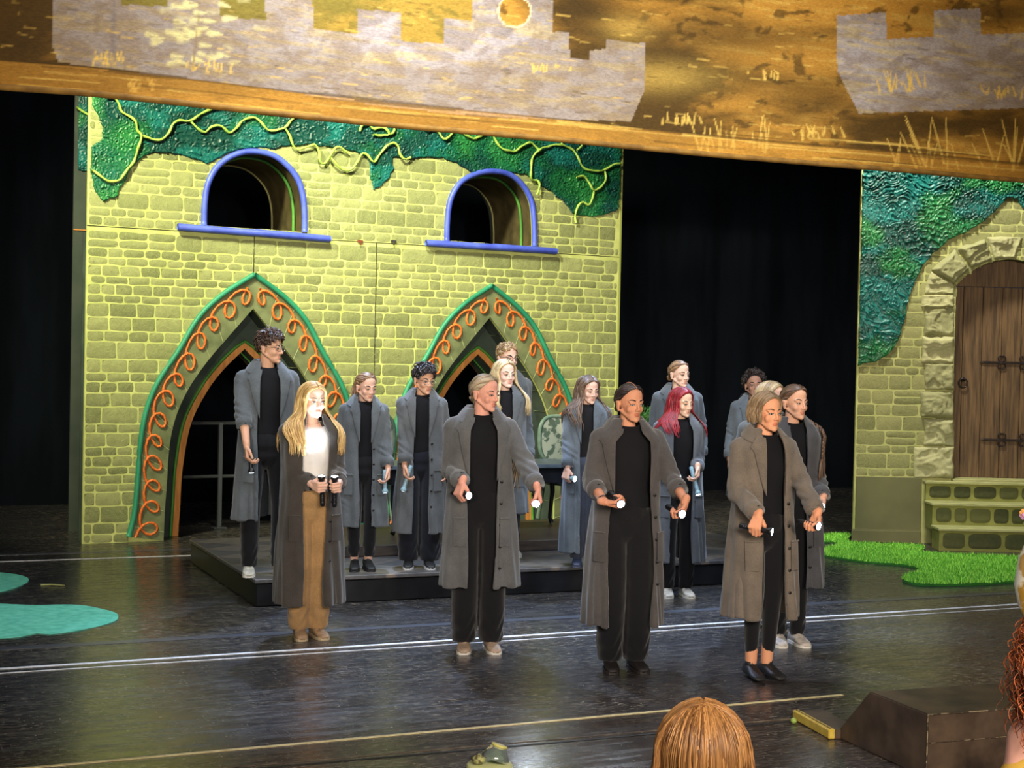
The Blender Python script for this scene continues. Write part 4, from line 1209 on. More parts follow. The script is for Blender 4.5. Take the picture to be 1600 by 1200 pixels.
# leafy plant behind
M_leafg = mat('leaf_green', srgb(60, 120, 50), srgb(120, 176, 90), rough=.5, attr='mix', nscale=6, lo=.2, hi=.8)
pp = atd(1003, 660, 12.9)
pl = thing('potted_shrub', 'leafy green potted shrub just visible between the front woman and the smiling performer', 'plant', (pp.x, pp.y, zst), 0)
MB().lathe([(.0, 0), (.13, 0), (.17, .3), (.18, .32), (.15, .32), (.14, .28), (0, .28)], 20).build('pot', mat('clay_pot', srgb(120, 80, 60), rough=.8), pl)
tz_ = pp.z - zst
MB().tube([(0, 0, .25), (.02, .01, tz_ * .6), (0, 0, tz_ + .05)], [.02, .016, .008], 8).build('trunk', mat('bark', srgb(70, 52, 38), rough=.9), pl)
rg = random.Random(2); B_ = MB()
for i in range(420):
    d = Vector((rg.gauss(0, 1), rg.gauss(0, 1), rg.gauss(0, 1))).normalized() * rg.uniform(.05, .17)
    c = Vector((d.x, d.y, tz_ - .02 + d.z))
    ax = Vector((d.x + rg.gauss(0, .1), d.y + rg.gauss(0, .1), d.z + .08)).normalized()
    sd = ax.cross(Vector((rg.random(), rg.random(), rg.random()))).normalized(); nr = ax.cross(sd)
    L_ = rg.uniform(.04, .07)
    q = [c, c + ax * L_ * .5 + sd * .012 + nr * .003, c + ax * L_, c + ax * L_ * .5 - sd * .012 + nr * .003]
    B_.add([p[:] for p in q], [(0, 1, 2, 3)], val=rg.random())
B_.build('leaves', M_leafg, pl, attr=True)

# ================================================================ prompter box at the stage front
b0 = ground(1302, 1150)
M_box = mat('worn_black_board', srgb(46, 36, 29), srgb(92, 74, 58), rough=.45, nscale=5, lo=.35, hi=.7, bscale=18, bstr=.3)
bd = (ground(1447, 1217) - b0); BLn = bd.length; bdir = bd.normalized()
bang = math.atan2(bdir.x, -bdir.y)           # rotation of local -y to bdir
pb = thing('prompter_box', 'large worn black wooden box with sloped back at the stage front', 'box', (b0.x, b0.y, 0), bang)
hb = .284
# local: x along the stage (right), -y toward the house
L2 = 1.02; sl = .30
prof = [(0, 0.0), (-BLn, 0.0), (-BLn, hb), (-sl, hb)]
v = [(0, y, z) for y, z in prof] + [(L2, y, z) for y, z in prof]
f = [(0, 1, 2, 3), (4, 7, 6, 5), (0, 4, 5, 1), (1, 5, 6, 2), (2, 6, 7, 3), (3, 7, 4, 0)]
bm = bmesh.new(); vs = [bm.verts.new(q) for q in v]
for q in f: bm.faces.new([vs[i] for i in q])
bmesh.ops.recalc_face_normals(bm, faces=bm.faces[:]); bmesh.ops.bevel(bm, geom=bm.edges[:], offset=.006, segments=2, affect='EDGES')
bm.verts.index_update()
vv = [q.co[:] for q in bm.verts]; ff = [[q.index for q in fc.verts] for fc in bm.faces]; bm.free()
mkobj('box_body', vv, ff, M_box, pb, smooth=False)
M_edge = mat('worn_pale_edge', srgb(150, 134, 104), srgb(70, 58, 44), rough=.8, nscale=30, lo=.45, hi=.55)
MB().tube([(.0, -BLn, hb - .003), (L2, -BLn, hb - .003)], .004, 5).build('worn_edge', M_edge, pb)
MB().tube([(.001, -BLn, .0), (.001, -BLn, hb)], .0035, 5).build('worn_edge', M_edge, pb)
MB().tube([(.01, -BLn - .002, hb * .55), (L2 * .5, -BLn - .002, hb * .56), (L2, -BLn - .002, hb * .62)], .0022, 5).build('worn_edge', M_edge, pb)
# flat wedge beside it with yellow-black edge
g0 = ground(1238, 1124); g1 = ground(1295, 1156)
gd = (g1 - g0); gl_ = gd.length; ga = math.atan2(gd.x, -gd.y)
wd_ = thing('hatch_board', 'thin dark board with yellow striped edge lying beside the prompter box', 'board', (g0.x, g0.y, 0), ga)
MB().bbox(.03, .17, -gl_, 0, 0.001, .045, .004).build('board', M_box, wd_, smooth=False)
B_ = MB(); B_.bbox(-.0, .035, -gl_, 0.0, .001, .05, .006); B_.bbox(.012, .018, -gl_ + .01, -.01, .05, .052, .001, mi=1)
B_.build('yellow_edge', [mat('yellow_tape_edge', srgb(190, 158, 50), srgb(214, 184, 80), rough=.6, nscale=20), M_slot], wd_, smooth=False)
# ball marker near the seam
tb = ground(1240, 1131)
tag(MB().ell((tb.x, tb.y, .016), (.016, .016, .015)).build('marker_ball', mat('green_plastic', srgb(150, 176, 80), rough=.4)), 'small pale green ball lying on the floor by the hatch board', 'ball')

# footlight drum with glass and foil on it
fc = atd(765, 1193, 5.65)
M_drum = mat('pale_drum', srgb(186, 190, 128), srgb(206, 208, 150), rough=.5, nscale=4)
dr = thing('stage_drum', 'pale yellow-green metal drum cut off by the bottom edge', 'drum', (fc.x, fc.y, 0))
MB().lathe([(0, 0), (.088, 0), (.09, .01), (.09, fc.z - .006), (.085, fc.z), (0, fc.z)], 40).build('drum_body', M_drum, dr)
MB().lathe([(.0895, fc.z - .05), (.093, fc.z - .048), (.093, fc.z - .04), (.0895, fc.z - .038)], 40, caps=False).build('rim_band', M_drum, dr)
M_glass = mat('clear_plastic', srgb(170, 186, 170), rough=.12, trans=.75)
gj = thing('plastic_cup', 'clear plastic cup with yellow lid tipped over on the pale drum', 'cup', (fc.x + .022, fc.y + .02, fc.z + .001))
mt = Matrix.Translation((0, 0, .018)) @ Matrix.Rotation(R(18), 4, 'Y') @ Matrix.Rotation(R(-8), 4, 'X')
MB().lathe([(.055, -.008), (.056, 0), (.03, .045), (.027, .045), (.051, .002), (.05, -.008)], 28, mt, caps=False).build('cup_wall', M_glass, gj)
MB().lathe([(0, .043), (.032, .043), (.033, .05), (.028, .052), (0, .051)], 28, mt).build('lid', mat('yellow_lid', srgb(208, 200, 110), rough=.4), gj)
fo = MB(); fo.ell((0, 0, .018), (.026, .022, .017), nu=14, nv=20)
vv = np.concatenate(fo.v); nn = vnoise(vv[:, 0] * 130, vv[:, 1] * 130 + vv[:, 2] * 90, 3) - .5
fo.v = [vv * (1 + nn[:, None] * .5) + np.array((0, 0, .004))]
o = fo.build('crumpled_wrapper', mat('wrapper_foil', srgb(176, 176, 110), srgb(90, 80, 60), rough=.35, nscale=60, lo=.45, hi=.6))
o.location = (fc.x - .042, fc.y - .03, fc.z); tag(o, 'crumpled olive wrapper beside the plastic cup on the drum', 'wrapper')
# ================================================================ people
def remesh(B, voxel, smooth_it=3, fac=0.5):
    v, f = B.arrays()
    me = bpy.data.meshes.new('tmp'); me.from_pydata(v.tolist(), [], f)
    o = bpy.data.objects.new('tmp', me); C.objects.link(o)
    md = o.modifiers.new('r', 'REMESH'); md.mode = 'VOXEL'; md.voxel_size = voxel; md.adaptivity = 0
    if smooth_it:
        sm = o.modifiers.new('s', 'SMOOTH'); sm.factor = fac; sm.iterations = smooth_it
    dg = bpy.context.evaluated_depsgraph_get(); dg.update()
    ev = o.evaluated_get(dg); m2 = ev.to_mesh()
    n = len(m2.vertices); co = np.empty(n * 3, np.float32); m2.vertices.foreach_get('co', co)
    nr = np.empty(n * 3, np.float32); m2.vertex_normals.foreach_get('vector', nr)
    nl = len(m2.loops); li = np.empty(nl, np.int32); m2.loops.foreach_get('vertex_index', li)
    quads = nl == 4 * len(m2.polygons)
    if quads: fa = li.reshape(-1, 4)
    else: fa = [tuple(p.vertices) for p in m2.polygons]
    ev.to_mesh_clear()
    bpy.data.objects.remove(o); bpy.data.meshes.remove(me)
    return co.reshape(-1, 3).astype(float), nr.reshape(-1, 3).astype(float), fa

def V3(*a): return np.array(a, float)
def unit(v): return v / max(np.linalg.norm(v), 1e-9)
def rotz(a): return np.array(Matrix.Rotation(a, 3, 'Z'))
def headrot(yaw, pitch=0, roll=0):
    return np.array(Matrix.Rotation(yaw, 3, 'Z') @ Matrix.Rotation(pitch, 3, 'X') @ Matrix.Rotation(roll, 3, 'Y'))

def fur_noise(P, f=1.0, seed=0):
    x, y, z = P[:, 0] * f, P[:, 1] * f, P[:, 2] * f
    r = np.random.default_rng(seed); s = np.zeros(len(P))
    for i in range(7):
        k = r.normal(size=3) * (8 + 5 * i); s += np.sin(k[0] * x + k[1] * y + k[2] * z + r.uniform(0, 6.28)) / (1 + .4 * i)
    return s / 3.0

_skin = {}
def skin_mat(c):
    if c in _skin: return _skin[c]
    m, nt, b = _new('skin')
    a = nt.nodes.new('ShaderNodeAttribute'); a.attribute_name = 'val'
    base = srgb(*c); lip = srgb(int(c[0] * .78), int(c[1] * .62), int(c[2] * .62)); chk = srgb(min(255, int(c[0] * 1.0)), int(c[1] * .90), int(c[2] * .89))
    cc = ramp(nt, a.outputs['Fac'], [(0.0, base), (0.45, chk), (0.75, lip), (1.0, lip)])
    nt.links.new(cc, b.inputs['Base Color']); b.inputs['Roughness'].default_value = .62; b.inputs['Specular IOR Level'].default_value = .3
    b.inputs['Subsurface Weight'].default_value = .12; b.inputs['Subsurface Radius'].default_value = (.8, .3, .2); b.inputs['Subsurface Scale'].default_value = .008
    _skin[c] = m; return m
_hair = {}
def hair_mat(c1, c2):
    k = (c1, c2)
    if k not in _hair:
        _hair[k] = mat('hair', srgb(*c1), srgb(*c2), rough=.42, spec=.5, nscale=70, attr='mix', lo=.2, hi=.8, bscale=220, bstr=.35, bdist=.002, stretch=(1, 1, .2))
    return _hair[k]
_coat = {}
def coat_mat(c):
    if c not in _coat:
        m, nt, b = _new('wool_cloth')
        nz = noise(nt, coords(nt, (1, 1, 1)), 7, 5, .6); n2 = noise(nt, coords(nt, (1, 1, .5)), 260, 2, .5)
        f = math_(nt, 'ADD', math_(nt, 'MULTIPLY', nz, .6), math_(nt, 'MULTIPLY', n2, .4))
        cc = ramp(nt, f, [(.3, srgb(*[int(q * .80) for q in c])), (.7, srgb(*[min(255, int(q * 1.15)) for q in c]))])
        nt.links.new(cc, b.inputs['Base Color']); b.inputs['Roughness'].default_value = .92
        b.inputs['Specular IOR Level'].default_value = .2
        b.inputs['Sheen Weight'].default_value = .25; b.inputs['Sheen Roughness'].default_value = .5
        bump(nt, b, n2, .35, .002)
        _coat[c] = m
    return _coat[c]
M_eyew = mat('eye_white', srgb(168, 160, 155), rough=.25)
M_iris = mat('eye_iris', srgb(50, 36, 28), rough=.2)
M_lash = mat('lash_line', srgb(30, 22, 20), rough=.7)
M_button = mat('dark_button', srgb(30, 30, 32), rough=.35)
M_glassf = mat('glasses_wire', srgb(190, 186, 176), rough=.25, metal=.9)
M_glassd = mat('glasses_dark_frame', srgb(28, 28, 32), rough=.3)

# ---------------- head as primitives in head space (origin between the eyes, front -y)
def head_prims(B, T, s=1.0, male=False, smile=False):
    def P(x, y, z): return T(V3(x, y, z) * s)
    def E(c, r):
        A = MB(); A.ell(V3(*c) * s, V3(*r) * s, nu=12, nv=18); v, f = A.arrays(); B.add(T(v), f)
    def K(a, ra, b_, rb): B.capsule(P(*a), ra * s, P(*b_), rb * s, 10)
    jw = 1.08 if male else 1.0
    E((0, .014, .030), (.073, .091, .083))
    E((0, -.010, .045), (.064, .066, .058))            # forehead
    E((0, -.026, -.030), (.054 * jw, .055, .058))       # mid face
    E((0, -.036, -.072), (.042 * jw, .043, .036))       # jaw
    E((0, -.066, -.095), (.019 * jw, .017, .015))       # chin
    for sg in (-1, 1):
        E((sg * .034, -.050, -.032), (.021, .021, .024))   # cheek
        K((sg * .014, -.0735, .016), .0075, (sg * .046, -.060, .015), .007)   # brow
        K((sg * .050 * jw, .004, -.046), .015, (sg * .021, -.056, -.090), .0125)   # jaw line
        K((sg * .020, -.0735, .0035), .0035, (sg * .042, -.0645, .0025), .0035)   # upper lid mass
        E((sg * .076, .014, -.012), (.008, .017, .030)); E((sg * .079, .016, .004), (.008, .018, .014)); E((sg * .074, .010, -.036), (.007, .010, .012))  # ear
        E((sg * .0105, -.087, -.037), (.0065, .0085, .006))  # nostril wing
    K((0, -.076, .010), .0070, (0, -.091, -.020), .0072); K((0, -.091, -.020), .0072, (0, -.0965, -.033), .0082)
    mw = .026 if smile else .0185; up_ = .005 if smile else 0
    for zz, rr in (((-.0575, .0040), (-.0715, .0046)) if smile else ((-.0600, .0042), (-.0675, .0050))):
        K((-mw, -.073, zz + up_ * 1.2), rr * .6, (-.006, -.0788, zz), rr); K((mw, -.073, zz + up_ * 1.2), rr * .6, (.006, -.0788, zz), rr); K((-.006, -.0815, zz), rr, (.006, -.0788, zz), rr)
    # neck
def head_val(L, s):
    """lips / cheek tint from head-space coordinates"""
    L = L / s; v = np.zeros(len(L))
    lips = (np.abs(L[:, 0]) < .022 - np.abs(L[:, 2] + .0635) * .9) & (np.abs(L[:, 2] + .0635) < .0105) & (L[:, 1] < -.07)
    ck = np.exp(-((np.abs(L[:, 0]) - .038) / .018) ** 2 - ((L[:, 2] + .030) / .02) ** 2) * (L[:, 1] < -.03)
    ns = np.exp(-((L[:, 0]) / .014) ** 2 - ((L[:, 2] + .034) / .014) ** 2) * (L[:, 1] < -.09)
    v = np.maximum(ck * .15, ns * .2); v[lips] = .62
    return v

def hand_prims(B, wrist, X, Y, Z, s, grip=True, tight=False):
    """X toward the fingers, Y toward the thumb, Z palm normal"""
    def P(x, y, z): return wrist + (X * x + Y * y + Z * z) * s
    B.capsule(P(-.02, 0, 0), .024 * s, P(.01, 0, 0), .024 * s, 10)
    for y in (-.026, -.009, .009, .026):
        B.capsule(P(.015, y * .7, 0), .0155 * s, P(.082, y * 1.08, 0), .0125 * s, 10)
    for i, (y, ln, x0) in enumerate(((.030, 1.0, .086), (.0105, 1.1, .090), (-.0095, 1.03, .087), (-.0285, .84, .080))):
        ang = (math.radians(62), math.radians(140), math.radians(205)) if grip else tuple(math.radians(q) for q in ((48, 95, 140) if tight else (22 + i * 4, 50 + i * 5, 75 + i * 5)))
        p = np.array((x0, y, .002)); r = .0088
        for a, l in zip(ang, (.042, .027, .021)):
            q = p + np.array((math.cos(a), (y * .12 if not grip else 0), math.sin(a))) * l * ln
            B.capsule(P(*p), r * s, P(*q), (r - .0008) * s, 8); p = q; r -= .0008
    if grip: ch = [(.022, .026, .010), (.045, .046, .026), (.066, .044, .050), (.078, .034, .060)]
    else: ch = [(.022, .026, .006), (.048, .048, .016), (.075, .056, .024), (.094, .056, .030)]
    for a, b_, r in zip(ch, ch[1:], (.0135, .0112, .0098)):
        B.capsule(P(*a), r * s, P(*b_), (r - .001) * s, 8)

def ik(sh, wr, l1, l2, pole):
    d = wr - sh; D = np.linalg.norm(d); D = min(D, (l1 + l2) * .995)
    dn = unit(d); wr = sh + dn * D
    a = (l1 ** 2 - l2 ** 2 + D ** 2) / (2 * D); h = math.sqrt(max(l1 ** 2 - a ** 2, 1e-6))
    pl = unit(pole - dn * pole.dot(dn))
    return sh + dn * a + pl * h, wr

M_tb = mat('torch_black', srgb(20, 20, 24), rough=.35)
M_tw = mat('torch_pale_blue', srgb(138, 170, 184), rough=.35)
def flashlight(label, pos, f, lit=1.0, pale=False, L=.17, glow=40, spotW=0, tail=.5, spot_ang=38, small=False):
    f = unit(np.array(f, float))
    q = Vector(f).to_track_quat('Z', 'Y')
    r = bpy.data.objects.new('flashlight', None); C.objects.link(r); r.empty_display_size = .05
    r.location = pos; r.rotation_mode = 'QUATERNION'; r.rotation_quaternion = q
    tag(r, label, 'flashlight', 'flashlights held by the performers')
    m = M_tw if pale else M_tb; a = -L * tail; b_ = L * (1 - tail)
    MB().lathe([(0, a), (.013, a), (.0155, a + .006), (.0155, b_ - .035), (.015, b_ - .03)], 16).build('flashlight_body', m, r)
    B_ = MB()
    for k in range(5): z = a + .02 + k * .012; B_.lathe([(.0157, z), (.0168, z + .002), (.0168, z + .006), (.0157, z + .008)], 16, caps=False)
    B_.build('grip_rings', m, r)
    MB().lathe([(.015, b_ - .035), (.0235, b_ - .015), (.0245, b_), (.0225, b_), (.021, b_ - .004)], 20, caps=False).build('flashlight_head', m, r)
    ml = mat('lit_lens', (1, 1, 1, 1), rough=.3, emit=(.82, .92, 1, 1), estr=glow * lit)
    MB().lathe([(0, b_ - .006), (.0215, b_ - .006), (.0222, b_ - .003), (.012, b_ + .0005), (0, b_ + .0015)], 20).build('lens', ml, r)
    if spotW:
        l = bpy.data.lights.new('beam', 'SPOT'); l.energy = spotW; l.color = (.50, .68, 1) if spotW > 30 else (.78, .88, 1); l.spot_size = R(spot_ang); l.spot_blend = .6; l.shadow_soft_size = .015
        o = bpy.data.objects.new('beam', l); C.objects.link(o); o.parent = r
        o.location = (0, 0, b_ + .012); o.rotation_euler = (math.pi, 0, 0)
    return r

# ---------------- hair
def skull(phi, th, k=1.0, rz=1.0):
    return V3(0, .014, .030) + V3(.0765 * math.sin(th) * math.sin(phi), -.0945 * math.sin(th) * math.cos(phi), .0865 * rz * math.cos(th)) * k
def lock(B, pts, w_, t_, val, seg=6, tip=.25, rootk=.6):
    P = np.array(pts); n = len(P)
    u = np.linspace(0, 1, n)
    r = w_ * np.minimum(1, rootk + u * 3) * (1 - (1 - tip) * np.clip((u - .55) / .45, 0, 1))
    cen = V3(0, .014, .03)
    # flat side faces away from the head centre
    T = np.gradient(P, axis=0); T /= np.maximum(np.linalg.norm(T, axis=1), 1e-9)[:, None]
    out = P - cen; out[:, 2] *= .15 if P[-1][2] < -.12 else .7
    out -= T * np.sum(out * T, 1)[:, None]; out /= np.maximum(np.linalg.norm(out, axis=1), 1e-9)[:, None]
    sd = np.cross(T, out)
    a = np.arange(seg) / seg * 2 * math.pi
    G = P[:, None, :] + r[:, None, None] * (np.cos(a)[None, :, None] * out[:, None, :] * (t_ / w_) + np.sin(a)[None, :, None] * sd[:, None, :])
    B.grid(G, val=val, closev=True)
def cap(B, kind, k=1.02):
    nph, nth = 48, 18
    G = np.zeros((nph, nth, 3))
    for i in range(nph):
        phi = i / nph * 2 * math.pi; ap = abs(((phi + math.pi) % (2 * math.pi)) - math.pi)
        tm = np.interp(math.degrees(ap), [0, 30, 55, 75, 95, 130, 180], [50, 56, 77, 98, 106, 122, 128])
        if kind == 'low': tm = np.interp(math.degrees(ap), [0, 30, 55, 75, 95, 130, 180], [46, 50, 66, 88, 100, 122, 128])
        for j in range(nth): G[i, j] = skull(phi, R(tm) * (j + .02) / (nth - 1), k)
    B.grid(G, val=.35, closeu=True)
def make_hair(style, rg, L=.3, wav=.0, n=1.0, front=.6, shoulder=None, lw=1.0, fly=.002):
    B = MB(); cap(B, 'n')
    D = math.degrees
    def wave(pts, amp, fr):
        ph = rg.uniform(0, 6.28); ph2 = rg.uniform(0, 6.28)
        out = []
        for i, p in enumerate(pts):
            u = i / (len(pts) - 1); a = amp * min(1, u * 2)
            out.append(V3(p[0] + a * math.sin(fr * u + ph), p[1] + a * math.cos(fr * u * .9 + ph2), p[2]))
        return out
    if style in ('long', 'bob'):
        for side in (-1, 1):
            for i in range(int(120 * n)):
                yr = rg.uniform(-.066, .085 if lw > .5 else .045); u = (yr + .066) / .151
                k = rg.uniform(1.0, 1.07)
                pts = []
                # lateral descent over the skull
                e = max(.2, 1 - ((yr - .014) / .105) ** 2) ** .5
                for t in np.linspace(2, 92, 8):
                    tt = R(t)
                    x = .0765 * k * math.sin(tt) * (e * .45 + .55); z = .030 + .0865 * k * math.cos(tt) * e
                    y = yr + (.030 * (t / 92) ** 1.5 if yr < .03 else .012 * (t / 92))
                    pts.append(V3(side * x, y, z))
                p = pts[-1]; nn = 18 if style == 'long' else 6
                ll = L * rg.uniform(.82, 1.06)
                isf = rg.random() < front and yr < .04
                for q in range(1, nn + 1):
                    v = q / nn
                    z = p[2] - ll * v
                    if style == 'long':
                        below = max(0, -.13 - z)
                        if isf: y = p[1] - .02 * v - min(.09, below * .65) + .0; x = p[0] + side * (.006 + min(.035, below * .35)) * (1 if v < .7 else .9)
                        else: y = p[1] + .03 * v + min(.05, below * .5); x = p[0] + side * min(.03, below * .3) + side * .005
                    else:
                        y = p[1] + .004 * v; x = p[0] + side * (.008 * math.sin(v * 2.6)) - side * .018 * max(0, v - .6)
                    pts.append(V3(x, y, z))
                pts = wave(pts, wav if style == 'long' else fly, 9 + 5 * rg.random())
                lock(B, pts, rg.uniform(.006, .011) * lw, .0048 * lw, rg.random(), tip=.12 if style == 'long' else .6)
        for i in range(int(90 * n)):      # back of the head
            phi = rg.uniform(R(105), R(255)); k = rg.uniform(1.0, 1.07)
            pts = [skull(phi, R(t), k) for t in np.linspace(rg.uniform(2, 26), 98, 8)]
            p = pts[-1]; ll = L * rg.uniform(.85, 1.05); nn = 14
            for q in range(1, nn + 1):
                v = q / nn; z = p[2] - ll * v; below = max(0, -.13 - z)
                inn = 1 - .12 * v if style == 'bob' else 1
                pts.append(V3(p[0] * inn, p[1] * (1 - .15 * min(1, v * 2)) + min(.07, below * .8), z))
            pts = wave(pts, max(wav, fly), 9 + 5 * rg.random())
            lock(B, pts, rg.uniform(.009, .015) * lw, .006 * lw, rg.random(), tip=.35)
    elif style in ('pulled', 'braid', 'pony', 'part_pulled'):
        tie = V3(0, .108, -.035) if style != 'pony' else V3(0, .108, .03)
        for i in range(int(150 * n)):
            phi = R(rg.uniform(-180, 180)); ap = abs(D(phi))
            th0 = R(np.interp(ap, [0, 30, 55, 75, 95, 130, 180], [50, 56, 77, 97, 104, 122, 128])) * rg.uniform(.45 if rg.random() < .5 else .96, 1.0)
            d0 = V3(math.sin(th0) * math.sin(phi), -math.sin(th0) * math.cos(phi), math.cos(th0))
            if style == 'part_pulled' and ap < 60:    # lie flat to the sides of a middle part first
                pass
            dt = unit((tie - V3(0, .014, .03)) / V3(.0765, .0945, .0865))
            pts = []
            k = rg.uniform(1.01, 1.085)
            sgn = 1 if phi > 0 else -1
            for t in np.linspace(0, 1, 10):
                d = unit(d0 * (1 - t) + dt * t + V3(sgn * .45 * math.sin(math.pi * t) * (1 if ap < 120 else .2), 0, .12 * math.sin(math.pi * t)))
                pts.append(V3(0, .014, .03) + d * V3(.0765, .0945, .0865) * k)
            lock(B, wave(pts, .0015, 6), rg.uniform(.006, .010), .0035, rg.random(), tip=.8, rootk=.25)
        if style == 'pulled':
            for i in range(26):
                a = rg.uniform(0, 6.28); r = rg.uniform(.012, .026)
                c = tie + V3(0, .012, 0)
                pts = [c + V3(r * math.cos(a + t), .012 * math.sin(3 * t + a), r * math.sin(a + t)) for t in np.linspace(0, 3.6, 9)]
                lock(B, pts, .006, .005, rg.random(), tip=.6)
        if style == 'pony':
            for i in range(46):
                a = rg.uniform(0, 6.28); r = rg.uniform(0, .022)
                pts = [tie + V3(0, -.01, 0), tie + V3(.3 * r * math.cos(a), .02, .01)] + [tie + V3(r * math.cos(a) * (1 + q * .3), .03 + .018 * math.sin(q * .5) + r * math.sin(a) * .8 - q * .003, .005 - q * L / 8) for q in range(1, 9)]
                lock(B, wave(pts, .006, 7), .008, .006, rg.random(), tip=.15)
        if style in ('braid',):
            # braid over one shoulder
            s_ = shoulder or 1
            path = smooth_line([tie + V3(0, 0, .0), tie + V3(s_ * .035, -.01, -.035), V3(s_ * .072, .04, -.110), V3(s_ * .082, -.035, -.175), V3(s_ * .080, -.085, -.25), V3(s_ * .078, -.105, -.33), V3(s_ * .075, -.11, -.15 - L)], .004)
            n_ = len(path); u = np.arange(n_) * .004
            Tn = np.gradient(path, axis=0); Tn /= np.linalg.norm(Tn, axis=1)[:, None]
            sdv = np.cross(Tn, V3(0, -1, .2)); sdv /= np.linalg.norm(sdv, axis=1)[:, None]; upv = np.cross(sdv, Tn)
            for k in range(3):
                ph = k * 2 * math.pi / 3 + u * 2 * math.pi / .072
                amp = .011 * np.linspace(1, .7, n_)
                Q = path + sdv * (amp * np.sin(ph))[:, None] + upv * (.007 * np.sin(2 * ph))[:, None]
                m_ = int(n_ * .86)
                B.tube(Q[:m_], np.linspace(.0105, .008, m_), 7, val=.3 + .2 * k)
            e = path[int(n_ * .84):]
            for i in range(16):
                off = V3(rg.gauss(0, .007), rg.gauss(0, .007), 0)
                pts = [e[0]] + [e[int((len(e) - 1) * t)] + off * (1 + t * 1.2) for t in (.3, .6, 1)] + [e[-1] + off * 2.4 + V3(0, 0, -.05), e[-1] + off * 2.6 + V3(0, 0, -.05 - rg.uniform(.02, .06))]
                lock(B, pts, .006, .005, rg.random(), tip=.1)
    elif style == 'short':
        for i in range(int(420 * n)):
            phi = R(rg.uniform(-180, 180)); ap = abs(D(phi))
            tm = np.interp(ap, [0, 30, 55, 75, 95, 130, 180], [50, 56, 74, 95, 100, 118, 126])
            th = R(tm * math.sqrt(rg.uniform(.0, 1)))
            p = skull(phi, th, 1.0); nrm = unit(p - V3(0, .014, .03))
            flow = unit(V3(.5 * rg.gauss(0, 1), -.7 + rg.gauss(0, .5), -.3 * math.sin(th) + rg.gauss(0, .3)) if ap < 100 else V3(.3 * rg.gauss(0, 1), .2, -1))
            flow = unit(flow - nrm * flow.dot(nrm))
            top = max(0, math.cos(th)); ll = L * (.5 + .6 * top) * rg.uniform(.7, 1.2); lift = (.30 + .5 * top) * (.5 + wav * 20)
            pts = [p + flow * ll * t + nrm * (ll * lift * math.sin(t * 2.4) + .002) for t in np.linspace(0, 1, 6)]
            if wav: pts = [q + V3(math.sin(9 * t + i), math.cos(8 * t + i), math.sin(7 * t)) * wav * t for q, t in zip(pts, np.linspace(0, 1, 6))]
            lock(B, pts, rg.uniform(.005, .009), .004, rg.random(), tip=.3)
    elif style == 'afro':
        for i in range(int(620 * n)):
            phi = R(rg.uniform(-180, 180)); ap = abs(D(phi))
            tm = np.interp(ap, [0, 30, 60, 80, 100, 180], [44, 50, 74, 92, 104, 125])
            th = R(tm * math.sqrt(rg.uniform(0, 1)))
            if ap < 58 and D(th) > 36: continue
            rr = rg.uniform(1.02, 1.0 + L * (1.0 + .25 * math.cos(th)) * (1.15 if ap > 40 else .7))
            p = skull(phi, th, rr)
            r = rg.uniform(.006, .011); ax = unit(V3(rg.gauss(0, 1), rg.gauss(0, 1), rg.gauss(0, 1))); a2 = unit(np.cross(ax, V3(.3, .5, .8))); b2 = np.cross(ax, a2)
            pts = [p + (a2 * math.cos(t) + b2 * math.sin(t)) * r + ax * t * .0018 for t in np.linspace(0, 8.5, 13)]
            B.tube(pts, .0036, 5, val=rg.random(), caps=False)
    elif style == 'curls':
        for i in range(int(330 * n)):
            phi = R(rg.uniform(-180, 180)); ap = abs(D(phi))
            tm = np.interp(ap, [0, 30, 60, 80, 100, 180], [44, 50, 74, 92, 104, 125])
            th = R(tm * rg.uniform(0.05, 1) ** .6)
            p = skull(phi, th, 1.0); nrm = unit(p - V3(0, .014, .03)); 
            ll = L * rg.uniform(.55, 1.05)
            pts = []; ph = rg.uniform(0, 6.28); cr = rg.uniform(.005, .011); tw = rg.uniform(16, 38)
            outk = rg.uniform(.03, .11)
            m_ = 40
            for q in range(m_ + 1):
                t = q / m_; dn = ll * t ** 1.15
                c = p + nrm * (outk * math.sin(min(1, t * 2.2) * 1.57)) + V3(nrm[0] * .03 * t, nrm[1] * .02 * t, -dn + .02 * math.sin(t * 3.1))
                a = ph + tw * t
                pts.append(c + V3(math.cos(a), math.sin(a), .4 * math.sin(a + 1)) * cr * (0.3 + t))
            B.tube(pts, np.linspace(.0020, .0011, m_ + 1), 3, val=rg.random(), caps=False)
    return B

